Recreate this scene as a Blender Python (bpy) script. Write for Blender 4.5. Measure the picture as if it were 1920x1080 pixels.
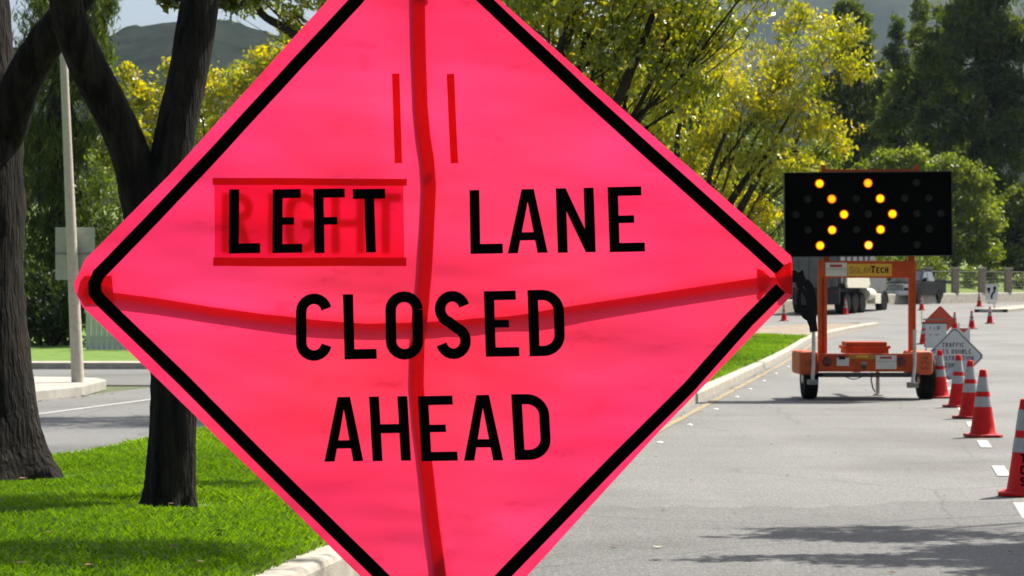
import bpy, bmesh, math, random
import numpy as np
from mathutils import Vector, Matrix

for o in list(bpy.data.objects):
    bpy.data.objects.remove(o)
SC = bpy.context.scene
COL = SC.collection
R = math.radians
random.seed(7)

# ------------------------------------------------------------------ camera
F = 4000.0          # focal length in photo pixels (1920 wide)
HZ = 567.0          # horizon row
CH = 1.42           # camera height
cam_d = bpy.data.cameras.new('camera')
cam_d.sensor_width = 36.0
cam_d.lens = F / 1920.0 * 36.0
cam_d.shift_y = (HZ - 540.0) / 1920.0
cam_d.clip_start = 0.1
cam_d.clip_end = 9000.0
cam_d.dof.use_dof = True
cam_d.dof.focus_distance = 6.4
cam_d.dof.aperture_fstop = 14.0
cam = bpy.data.objects.new('camera', cam_d)
cam.location = (0, 0, CH)
cam.rotation_euler = (R(90), 0, 0)
COL.objects.link(cam)
SC.camera = cam

# ------------------------------------------------------------------ sky, sun, exposure
SUN_EL, SUN_AZ = 55.0, 50.0         # azimuth measured from +Y (view axis) towards +X
world = bpy.data.worlds.new('World')
SC.world = world
world.use_nodes = True
wn = world.node_tree
wn.nodes.clear()
w_out = wn.nodes.new('ShaderNodeOutputWorld')
w_bg = wn.nodes.new('ShaderNodeBackground')
w_sky = wn.nodes.new('ShaderNodeTexSky')
w_sky.sky_type = 'NISHITA'
w_sky.sun_disc = False
w_sky.sun_elevation = R(SUN_EL)
w_sky.sun_rotation = R(SUN_AZ)
w_sky.dust_density = 4.0
w_sky.air_density = 1.0
w_bg.inputs['Strength'].default_value = 0.076
wn.links.new(w_sky.outputs[0], w_bg.inputs['Color'])
wn.links.new(w_bg.outputs[0], w_out.inputs['Surface'])

sun_d = bpy.data.lights.new('sun', 'SUN')
sun_d.energy = 5.0
sun_d.angle = R(0.5)
sun_d.color = (1.0, 0.95, 0.86)
sun = bpy.data.objects.new('sun', sun_d)
sv = Vector((math.sin(R(SUN_AZ)) * math.cos(R(SUN_EL)), math.cos(R(SUN_AZ)) * math.cos(R(SUN_EL)), math.sin(R(SUN_EL))))
sun.rotation_euler = sv.to_track_quat('Z', 'Y').to_euler()
sun.location = (0, 0, 60)
COL.objects.link(sun)

SC.view_settings.view_transform = 'Standard'
SC.view_settings.look = 'None'
SC.view_settings.gamma = 1.0
SC.view_settings.exposure = 0.96
SC.view_settings.use_curve_mapping = False
SC.render.engine = 'CYCLES'
SC.cycles.max_bounces = 8
SC.cycles.transparent_max_bounces = 8

# ------------------------------------------------------------------ place geometry
def zr(Y):
    if Y <= 45.6: return 0.0
    if Y <= 112: return (0.017 * (Y - 45.6)) ** 2
    return 1.274 + 0.012 * (Y - 112)
def bend(Y):
    if Y <= 65: return 0.0
    if Y <= 112: return 0.005 * (Y - 65) ** 2
    return 11.045 + 0.62 * (Y - 112)
def XB(Y):                       # base line of the street
    return 0.18 * Y + bend(Y)
def P(px, py, Y):                # point seen at a photo pixel at depth Y
    return Vector(((px - 960) / F * Y, Y, CH - (py - HZ) / F * Y))
def G(px, py, up=0.0):           # point on the ground at a photo pixel
    lo, hi = 5.0, 140.0
    for _ in range(60):
        m = (lo + hi) / 2
        y = HZ + F * (CH - zr(m) - up) / m
        if y > py: lo = m
        else: hi = m
    return Vector(((px - 960) / F * lo, lo, zr(lo) + up))

# ------------------------------------------------------------------ materials
def srgb(r, g, b):
    f = lambda c: c / 12.92 if c <= 0.04045 else ((c + 0.055) / 1.055) ** 2.4
    return (f(r / 255), f(g / 255), f(b / 255), 1)

def new_mat(name):
    m = bpy.data.materials.new(name)
    m.use_nodes = True
    nt = m.node_tree
    nt.nodes.clear()
    out = nt.nodes.new('ShaderNodeOutputMaterial')
    return m, nt, out

def mat(name, c1, rough=0.6, c2=None, scale=8.0, detail=4.0, bump=0.0, bscale=None, metal=0.0, spec=0.5, stretch=None, coat=0.0, lo=0.35, hi=0.65):
    m, nt, out = new_mat(name)
    b = nt.nodes.new('ShaderNodeBsdfPrincipled')
    b.inputs['Roughness'].default_value = rough
    b.inputs['Metallic'].default_value = metal
    b.inputs['Specular IOR Level'].default_value = spec
    b.inputs['Coat Weight'].default_value = coat
    c1 = tuple(c1[:3]) + (1,)
    b.inputs['Base Color'].default_value = c1
    tc = nt.nodes.new('ShaderNodeTexCoord')
    mp = nt.nodes.new('ShaderNodeMapping')
    if stretch: mp.inputs['Scale'].default_value = stretch
    nt.links.new(tc.outputs['Object'], mp.inputs['Vector'])
    if c2 is not None:
        n = nt.nodes.new('ShaderNodeTexNoise')
        n.inputs['Scale'].default_value = scale
        n.inputs['Detail'].default_value = detail
        n.inputs['Roughness'].default_value = 0.6
        nt.links.new(mp.outputs[0], n.inputs['Vector'])
        r = nt.nodes.new('ShaderNodeValToRGB')
        r.color_ramp.elements[0].position = lo
        r.color_ramp.elements[1].position = hi
        r.color_ramp.elements[0].color = c1
        r.color_ramp.elements[1].color = tuple(c2[:3]) + (1,)
        nt.links.new(n.outputs['Fac'], r.inputs['Fac'])
        nt.links.new(r.outputs['Color'], b.inputs['Base Color'])
    if bump:
        n2 = nt.nodes.new('ShaderNodeTexNoise')
        n2.inputs['Scale'].default_value = bscale or scale * 4
        n2.inputs['Detail'].default_value = 5
        nt.links.new(mp.outputs[0], n2.inputs['Vector'])
        bp = nt.nodes.new('ShaderNodeBump')
        bp.inputs['Strength'].default_value = bump
        bp.inputs['Distance'].default_value = 0.02
        nt.links.new(n2.outputs['Fac'], bp.inputs['Height'])
        nt.links.new(bp.outputs[0], b.inputs['Normal'])
    nt.links.new(b.outputs[0], out.inputs['Surface'])
    return m

def emit_mat(name, col, strength):
    m, nt, out = new_mat(name)
    e = nt.nodes.new('ShaderNodeEmission')
    e.inputs['Color'].default_value = tuple(col[:3]) + (1,)
    e.inputs['Strength'].default_value = strength
    nt.links.new(e.outputs[0], out.inputs['Surface'])
    return m

def leaf_mat(name, stops, trans=0.5, rough=0.45, gloss=0.08):
    """stops: list of (pos, linear rgb) driven by the per-leaf 'tone' attribute."""
    m, nt, out = new_mat(name)
    at = nt.nodes.new('ShaderNodeAttribute'); at.attribute_name = 'tone'
    r = nt.nodes.new('ShaderNodeValToRGB')
    el = r.color_ramp.elements
    while len(el) < len(stops): el.new(0.5)
    for e, (p, c) in zip(el, stops):
        e.position = p; e.color = tuple(c) + (1,)
    nt.links.new(at.outputs['Fac'], r.inputs['Fac'])
    d = nt.nodes.new('ShaderNodeBsdfDiffuse')
    t = nt.nodes.new('ShaderNodeBsdfTranslucent')
    g = nt.nodes.new('ShaderNodeBsdfGlossy'); g.inputs['Roughness'].default_value = rough
    g.inputs['Color'].default_value = (0.9, 0.9, 0.85, 1)
    mx = nt.nodes.new('ShaderNodeMixShader'); mx.inputs[0].default_value = trans
    m2 = nt.nodes.new('ShaderNodeMixShader'); m2.inputs[0].default_value = gloss
    hs = nt.nodes.new('ShaderNodeHueSaturation'); hs.inputs['Value'].default_value = 1.5; hs.inputs['Saturation'].default_value = 1.1
    nt.links.new(r.outputs['Color'], d.inputs['Color'])
    nt.links.new(r.outputs['Color'], hs.inputs['Color'])
    nt.links.new(hs.outputs['Color'], t.inputs['Color'])
    nt.links.new(d.outputs[0], mx.inputs[1]); nt.links.new(t.outputs[0], mx.inputs[2])
    nt.links.new(mx.outputs[0], m2.inputs[1]); nt.links.new(g.outputs[0], m2.inputs[2])
    nt.links.new(m2.outputs[0], out.inputs['Surface'])
    return m

def fabric_mat(name, refl, trn, fac=0.62, bump=0.5):
    m, nt, out = new_mat(name)
    tc = nt.nodes.new('ShaderNodeTexCoord')
    n = nt.nodes.new('ShaderNodeTexNoise'); n.inputs['Scale'].default_value = 2.2; n.inputs['Detail'].default_value = 2
    mp = nt.nodes.new('ShaderNodeMapping'); mp.inputs['Rotation'].default_value = (0, R(-24), 0); mp.inputs['Scale'].default_value = (0.8, 1, 2.2)
    nt.links.new(tc.outputs['Object'], mp.inputs['Vector']); nt.links.new(mp.outputs[0], n.inputs['Vector'])
    bp = nt.nodes.new('ShaderNodeBump'); bp.inputs['Strength'].default_value = bump; bp.inputs['Distance'].default_value = 0.05
    nt.links.new(n.outputs['Fac'], bp.inputs['Height'])
    r = nt.nodes.new('ShaderNodeValToRGB')
    r.color_ramp.elements[0].position = 0.3; r.color_ramp.elements[1].position = 0.7
    r.color_ramp.elements[0].color = (trn[0] * .95, trn[1] * .62, trn[2] * .74, 1)
    r.color_ramp.elements[1].color = (trn[0], trn[1] * 1.05, trn[2] * 1.15, 1)
    nt.links.new(n.outputs['Fac'], r.inputs['Fac'])
    # uneven dye: magenta and coral areas, faint handling smudges
    nb = nt.nodes.new('ShaderNodeTexNoise'); nb.inputs['Scale'].default_value = 1.15; nb.inputs['Detail'].default_value = 2
    nt.links.new(tc.outputs['Object'], nb.inputs['Vector'])
    rb = nt.nodes.new('ShaderNodeValToRGB'); rb.color_ramp.elements[0].position = 0.36; rb.color_ramp.elements[1].position = 0.64
    rb.color_ramp.elements[0].color = (1, 1.08, 0.86, 1); rb.color_ramp.elements[1].color = (1, 0.88, 1.3, 1)
    nt.links.new(nb.outputs['Fac'], rb.inputs['Fac'])
    ns = nt.nodes.new('ShaderNodeTexNoise'); ns.inputs['Scale'].default_value = 9; ns.inputs['Detail'].default_value = 8; ns.inputs['Roughness'].default_value = 0.7
    nt.links.new(mp.outputs[0], ns.inputs['Vector'])
    rs = nt.nodes.new('ShaderNodeValToRGB'); rs.color_ramp.elements[0].position = 0.27; rs.color_ramp.elements[1].position = 0.42
    rs.color_ramp.elements[0].color = (0.75, 0.55, 0.6, 1); rs.color_ramp.elements[1].color = (1, 1, 1, 1)
    nt.links.new(ns.outputs['Fac'], rs.inputs['Fac'])
    ma = nt.nodes.new('ShaderNodeMix'); ma.data_type = 'RGBA'; ma.blend_type = 'MULTIPLY'; ma.inputs[0].default_value = 1.0; ma.clamp_result = False
    mb_ = nt.nodes.new('ShaderNodeMix'); mb_.data_type = 'RGBA'; mb_.blend_type = 'MULTIPLY'; mb_.inputs[0].default_value = 1.0
    nt.links.new(r.outputs['Color'], ma.inputs[6]); nt.links.new(rb.outputs['Color'], ma.inputs[7])
    nt.links.new(ma.outputs[2], mb_.inputs[6]); nt.links.new(rs.outputs['Color'], mb_.inputs[7])
    d = nt.nodes.new('ShaderNodeBsdfDiffuse'); d.inputs['Color'].default_value = tuple(refl) + (1,)
    t = nt.nodes.new('ShaderNodeBsdfTranslucent')
    nt.links.new(mb_.outputs[2], t.inputs['Color'])
    g = nt.nodes.new('ShaderNodeBsdfGlossy'); g.inputs['Roughness'].default_value = 0.35
    mx = nt.nodes.new('ShaderNodeMixShader'); mx.inputs[0].default_value = fac
    m2 = nt.nodes.new('ShaderNodeMixShader'); m2.inputs[0].default_value = 0.012
    for s in (d, t, g): nt.links.new(bp.outputs[0], s.inputs['Normal'])
    nt.links.new(d.outputs[0], mx.inputs[1]); nt.links.new(t.outputs[0], mx.inputs[2])
    nt.links.new(mx.outputs[0], m2.inputs[1]); nt.links.new(g.outputs[0], m2.inputs[2])
    nt.links.new(m2.outputs[0], out.inputs['Surface'])
    return m

def asphalt_mat(name, a, b, c):
    m, nt, out = new_mat(name)
    tc = nt.nodes.new('ShaderNodeTexCoord')
    bs = nt.nodes.new('ShaderNodeBsdfPrincipled')
    def noise(scale, detail, st=None):
        mp = nt.nodes.new('ShaderNodeMapping')
        if st: mp.inputs['Scale'].default_value = st; mp.inputs['Rotation'].default_value = (0, 0, R(10))
        nt.links.new(tc.outputs['Object'], mp.inputs['Vector'])
        n = nt.nodes.new('ShaderNodeTexNoise'); n.inputs['Scale'].default_value = scale; n.inputs['Detail'].default_value = detail
        nt.links.new(mp.outputs[0], n.inputs['Vector'])
        return n
    big = noise(0.5, 5); fine = noise(70, 3); lane = noise(0.9, 3, (1.0, 0.05, 1)); cross = noise(0.8, 4, (0.12, 2.2, 1))
    r = nt.nodes.new('ShaderNodeValToRGB')
    r.color_ramp.elements[0].position = 0.3; r.color_ramp.elements[1].position = 0.7
    r.color_ramp.elements[0].color = a + (1,); r.color_ramp.elements[1].color = b + (1,)
    ad = nt.nodes.new('ShaderNodeMath'); ad.operation = 'MULTIPLY_ADD'; ad.inputs[1].default_value = 0.4
    nt.links.new(lane.outputs['Fac'], ad.inputs[0])
    mu = nt.nodes.new('ShaderNodeMath'); mu.operation = 'MULTIPLY_ADD'; mu.inputs[1].default_value = 0.35
    nt.links.new(big.outputs['Fac'], mu.inputs[0]); nt.links.new(mu.outputs[0], ad.inputs[2])
    m3 = nt.nodes.new('ShaderNodeMath'); m3.operation = 'MULTIPLY'; m3.inputs[1].default_value = 0.25
    nt.links.new(cross.outputs['Fac'], m3.inputs[0]); nt.links.new(m3.outputs[0], mu.inputs[2])
    nt.links.new(ad.outputs[0], r.inputs['Fac'])
    sp = nt.nodes.new('ShaderNodeValToRGB')
    sp.color_ramp.elements[0].position = 0.38; sp.color_ramp.elements[1].position = 0.68
    sp.color_ramp.elements[0].color = (0.55, 0.55, 0.55, 1); sp.color_ramp.elements[1].color = (1.45, 1.45, 1.42, 1)
    nt.links.new(fine.outputs['Fac'], sp.inputs['Fac'])
    mm = nt.nodes.new('ShaderNodeMix'); mm.data_type = 'RGBA'; mm.blend_type = 'MULTIPLY'; mm.inputs[0].default_value = 1.0
    nt.links.new(r.outputs['Color'], mm.inputs[6]); nt.links.new(sp.outputs['Color'], mm.inputs[7])
    vo = nt.nodes.new('ShaderNodeTexVoronoi'); vo.feature = 'DISTANCE_TO_EDGE'; vo.inputs['Scale'].default_value = 0.33
    wn_ = noise(1.6, 4); va = nt.nodes.new('ShaderNodeMix'); va.data_type = 'RGBA'; va.inputs[0].default_value = 0.16
    nt.links.new(tc.outputs['Object'], va.inputs[6]); nt.links.new(wn_.outputs['Color'], va.inputs[7]); nt.links.new(va.outputs[2], vo.inputs['Vector'])
    cr = nt.nodes.new('ShaderNodeValToRGB'); cr.color_ramp.elements[0].position = 0.0; cr.color_ramp.elements[1].position = 0.006
    cr.color_ramp.elements[0].color = (0.72, 0.72, 0.72, 1); cr.color_ramp.elements[1].color = (1, 1, 1, 1)
    nt.links.new(vo.outputs['Distance'], cr.inputs['Fac'])
    st = noise(0.35, 6); sr = nt.nodes.new('ShaderNodeValToRGB'); sr.color_ramp.elements[0].position = 0.33; sr.color_ramp.elements[1].position = 0.5
    sr.color_ramp.elements[0].color = (0.72, 0.71, 0.69, 1); sr.color_ramp.elements[1].color = (1, 1, 1, 1)
    nt.links.new(st.outputs['Fac'], sr.inputs['Fac'])
    m4 = nt.nodes.new('ShaderNodeMix'); m4.data_type = 'RGBA'; m4.blend_type = 'MULTIPLY'; m4.inputs[0].default_value = 1.0
    m5 = nt.nodes.new('ShaderNodeMix'); m5.data_type = 'RGBA'; m5.blend_type = 'MULTIPLY'; m5.inputs[0].default_value = 1.0
    nt.links.new(mm.outputs[2], m4.inputs[6]); nt.links.new(cr.outputs['Color'], m4.inputs[7])
    nt.links.new(m4.outputs[2], m5.inputs[6]); nt.links.new(sr.outputs['Color'], m5.inputs[7])
    nt.links.new(m5.outputs[2], bs.inputs['Base Color'])
    bs.inputs['Roughness'].default_value = 0.72
    bs.inputs['Specular IOR Level'].default_value = 0.45
    bp = nt.nodes.new('ShaderNodeBump'); bp.inputs['Strength'].default_value = 0.7; bp.inputs['Distance'].default_value = 0.006
    nt.links.new(fine.outputs['Fac'], bp.inputs['Height']); nt.links.new(bp.outputs[0], bs.inputs['Normal'])
    nt.links.new(bs.outputs[0], out.inputs['Surface'])
    return m

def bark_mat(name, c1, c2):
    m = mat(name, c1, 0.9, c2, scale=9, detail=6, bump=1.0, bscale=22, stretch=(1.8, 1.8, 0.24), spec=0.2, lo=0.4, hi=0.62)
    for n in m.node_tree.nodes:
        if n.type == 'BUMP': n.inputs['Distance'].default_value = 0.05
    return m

M = {}
M['asphalt'] = asphalt_mat('asphalt', (0.122, 0.122, 0.116), (0.178, 0.176, 0.166), None)
M['patch'] = asphalt_mat('asphalt patch', (0.090, 0.089, 0.085), (0.143, 0.141, 0.134), None)
M['concrete'] = mat('kerb concrete', (0.29, 0.265, 0.215), 0.85, (0.41, 0.375, 0.305), scale=5, detail=6, bump=0.25, bscale=60)
M['sidewalk'] = mat('sidewalk concrete', (0.28, 0.265, 0.23), 0.85, (0.38, 0.36, 0.315), scale=2, detail=6, bump=0.2, bscale=60)
M['dirt'] = mat('median paving', (0.17, 0.13, 0.09), 0.9, (0.27, 0.22, 0.16), scale=2, detail=5)
M['lawn'] = mat('lawn soil', (0.065, 0.125, 0.008), 0.9, (0.125, 0.215, 0.014), scale=3, detail=6, bump=0.8, bscale=30)
M['field'] = mat('far ground', (0.05, 0.07, 0.025), 0.95, (0.10, 0.11, 0.045), scale=0.15, detail=6)
M['bank'] = mat('grass bank', (0.08, 0.14, 0.014), 0.95, (0.15, 0.21, 0.03), scale=0.6, detail=6)
M['white_paint'] = mat('white road paint', (0.38, 0.38, 0.355), 0.75, (0.24, 0.24, 0.225), scale=11, detail=7, lo=0.42, hi=0.72)
M['yellow_paint'] = mat('yellow road paint', (0.33, 0.235, 0.09), 0.85, (0.17, 0.155, 0.12), scale=7, detail=7, lo=0.36, hi=0.66)
M['black'] = mat('black print', (0.0018, 0.0018, 0.0022), 0.85, spec=0.02)
M['black_plastic'] = mat('black plastic', (0.005, 0.005, 0.006), 0.5, (0.012, 0.012, 0.013), scale=30, spec=0.12)
M['rubber'] = mat('tyre rubber', (0.006, 0.006, 0.006), 0.9, (0.014, 0.0135, 0.013), scale=12, spec=0.1)
M['pink'] = fabric_mat('pink sign fabric', (0.80, 0.006, 0.018), (0.98, 0.050, 0.130), 0.66)
M['pink_overlay'] = fabric_mat('pink overlay fabric', (0.80, 0.006, 0.018), (1.0, 0.16, 0.30), 0.86)
M['faded_print'] = fabric_mat('covered print', (0.35, 0.003, 0.005), (0.70, 0.016, 0.04), 0.75)
M['pink_flap'] = fabric_mat('pink pocket fabric', (0.68, 0.004, 0.012), (0.78, 0.004, 0.014), 0.55)
M['velcro'] = fabric_mat('red hook tape', (0.62, 0.002, 0.004), (0.75, 0.001, 0.002), 0.55)
M['rib'] = fabric_mat('fibreglass rib', (0.75, 0.005, 0.012), (0.80, 0.006, 0.016), 0.78, 0.0)
M['orange'] = mat('orange trailer paint', (0.50, 0.064, 0.007), 0.5, (0.27, 0.036, 0.008), scale=5, detail=8, spec=0.25, lo=0.42, hi=0.75)
M['orange_worn'] = mat('orange fender plastic', (0.56, 0.085, 0.012), 0.55, (0.30, 0.045, 0.010), scale=6, detail=8, lo=0.42, hi=0.75)
M['panel_black'] = mat('arrow board black', (0.0012, 0.0012, 0.0012), 0.9, (0.002, 0.002, 0.002), scale=6, spec=0.0)
M['lens_off'] = mat('unlit lamp lens', (0.007, 0.007, 0.0065), 0.5, (0.014, 0.014, 0.012), scale=40, spec=0.15)
M['lens_on'] = emit_mat('lit lamp core', (1.0, 0.88, 0.006), 1.1)
M['lens_on_hot'] = emit_mat('lit lamp hot core', (1.0, 0.86, 0.05), 1.3)
M['lens_on_dim'] = emit_mat('lit lamp dim core', (1.0, 0.42, 0.008), 1.0)
M['lens_ring'] = emit_mat('lit lamp rim', (1.0, 0.14, 0.0), 0.8)
M['steel'] = mat('galvanised steel', (0.42, 0.42, 0.42), 0.45, (0.55, 0.55, 0.54), scale=10, metal=0.7)
M['dark_steel'] = mat('dark steel', (0.03, 0.03, 0.03), 0.6)
M['grey_steel'] = mat('jack foot steel', (0.16, 0.16, 0.14), 0.6, (0.24, 0.23, 0.2), scale=12)
M['tail_red'] = mat('tail light red', (0.10, 0.004, 0.004), 0.35)
M['label_white'] = mat('white label', (0.62, 0.60, 0.55), 0.5, (0.54, 0.52, 0.47), scale=8)
M['label_yellow'] = mat('yellow label', (0.72, 0.38, 0.02), 0.5, (0.62, 0.33, 0.02), scale=8)
M['label_yellow_dark'] = mat('old yellow label', (0.45, 0.20, 0.01), 0.6, (0.30, 0.13, 0.01), scale=20)
M['label_red'] = mat('red logo print', (0.35, 0.02, 0.03), 0.5)
M['brown_print'] = mat('brown print', (0.10, 0.045, 0.01), 0.5)
M['cone'] = mat('cone orange-red', (0.72, 0.012, 0.012), 0.6, (0.60, 0.010, 0.010), scale=6, detail=5, spec=0.25)
M['cone_dirty'] = mat('cone orange-red worn', (0.66, 0.014, 0.012), 0.65, (0.48, 0.010, 0.010), scale=9, detail=6, spec=0.2)
M['band'] = mat('reflective band', (0.40, 0.40, 0.39), 0.5, (0.34, 0.33, 0.32), scale=20)
M['cone_base'] = mat('cone base', (0.55, 0.02, 0.02), 0.7, (0.2, 0.01, 0.01), scale=12)
M['grey_sign'] = mat('grey-white sign face', (0.62, 0.62, 0.63), 0.6, (0.54, 0.54, 0.55), scale=3)
M['sign_back'] = mat('bare metal sign back', (0.30, 0.33, 0.27), 0.55, (0.36, 0.38, 0.32), scale=5)
M['dark_print'] = mat('dark print', (0.045, 0.045, 0.05), 0.6)
M['orange_sign'] = mat('orange sign face', (0.62, 0.07, 0.02), 0.6, (0.5, 0.055, 0.018), scale=5)
M['white_sign'] = mat('white sign face', (0.62, 0.62, 0.60), 0.55)
M['pole'] = mat('pole concrete', (0.42, 0.37, 0.30), 0.75, (0.50, 0.45, 0.37), scale=14, detail=5)
M['fence_wood'] = mat('weathered fence board', (0.52, 0.52, 0.42), 0.85, (0.70, 0.70, 0.60), scale=5, detail=5, stretch=(3, 3, 0.4))
M['stone'] = mat('pillar stone', (0.24, 0.18, 0.13), 0.9, (0.42, 0.34, 0.26), scale=5, detail=5, bump=0.6, bscale=10)
M['stone_cap'] = mat('pillar cap', (0.42, 0.36, 0.28), 0.9)
M['wire'] = mat('fence wire', (0.05, 0.055, 0.05), 0.6)
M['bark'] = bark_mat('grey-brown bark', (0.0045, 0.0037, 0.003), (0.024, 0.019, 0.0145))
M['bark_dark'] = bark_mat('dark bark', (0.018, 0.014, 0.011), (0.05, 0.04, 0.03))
M['car_paint'] = mat('charcoal car paint', (0.006, 0.0065, 0.008), 0.35, spec=0.05)
M['chrome'] = mat('chrome', (0.62, 0.63, 0.64), 0.35, metal=0.25)
M['glass'] = mat('car glass', (0.02, 0.028, 0.03), 0.08, spec=0.8, coat=0.5)
M['lamp_glass'] = mat('headlight glass', (0.75, 0.76, 0.75), 0.12, spec=0.8, coat=0.8)
M['truck_grey'] = mat('truck body grey', (0.085, 0.087, 0.088), 0.6, (0.13, 0.13, 0.13), scale=2, detail=5)
M['truck_black'] = mat('truck chassis black', (0.012, 0.012, 0.013), 0.55)
M['cream'] = mat('cream truck paint', (0.76, 0.71, 0.58), 0.4, (0.68, 0.63, 0.50), scale=4)
M['solar'] = mat('solar cells', (0.01, 0.014, 0.03), 0.15, coat=0.5)
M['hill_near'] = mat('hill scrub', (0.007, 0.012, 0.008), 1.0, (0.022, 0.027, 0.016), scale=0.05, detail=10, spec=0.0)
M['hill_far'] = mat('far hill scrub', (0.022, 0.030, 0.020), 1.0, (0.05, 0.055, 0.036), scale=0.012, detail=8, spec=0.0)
M['leaf_dry'] = mat('dry leaf', (0.07, 0.03, 0.012), 0.8, (0.14, 0.07, 0.03), scale=40)
M['leaf_pale'] = mat('pale dry leaf', (0.42, 0.36, 0.24), 0.8)
M['marker'] = mat('white ceramic marker', (0.75, 0.75, 0.72), 0.35)
M['grass'] = leaf_mat('grass blade', [(0.0, (0.075, 0.140, 0.006)), (0.5, (0.140, 0.255, 0.010)), (0.88, (0.215, 0.335, 0.018)), (1.0, (0.36, 0.29, 0.09))], 0.5, 0.25, 0.06)
M['leaf_yg'] = leaf_mat('yellow-green leaf', [(0.0, (0.05, 0.085, 0.006)), (0.4, (0.17, 0.205, 0.012)), (0.75, (0.32, 0.31, 0.016)), (0.94, (0.43, 0.32, 0.016)), (1.0, (0.36, 0.16, 0.012))], 0.62, 0.33, 0.08)
M['leaf_green'] = leaf_mat('olive green leaf', [(0.0, (0.020, 0.040, 0.004)), (0.45, (0.055, 0.085, 0.008)), (0.8, (0.12, 0.14, 0.012)), (0.95, (0.23, 0.18, 0.014)), (1.0, (0.26, 0.11, 0.01))], 0.5, 0.3, 0.09)
M['leaf_yellow'] = leaf_mat('autumn yellow leaf', [(0.0, (0.09, 0.13, 0.007)), (0.4, (0.25, 0.265, 0.014)), (0.75, (0.43, 0.37, 0.018)), (0.95, (0.50, 0.36, 0.018)), (1.0, (0.42, 0.20, 0.012))], 0.62, 0.4, 0.06)
M['leaf_fresh'] = leaf_mat('fresh green leaf', [(0.0, (0.045, 0.075, 0.010)), (0.5, (0.11, 0.15, 0.018)), (1.0, (0.21, 0.235, 0.03))], 0.5, 0.45, 0.04)
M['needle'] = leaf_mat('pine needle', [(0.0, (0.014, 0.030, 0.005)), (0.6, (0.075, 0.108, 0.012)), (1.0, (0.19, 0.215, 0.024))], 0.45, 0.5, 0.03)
M['leaf_dark'] = leaf_mat('dark evergreen leaf', [(0.0, (0.018, 0.034, 0.005)), (0.6, (0.092, 0.125, 0.012)), (1.0, (0.21, 0.235, 0.022))], 0.5, 0.5, 0.03)

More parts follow.
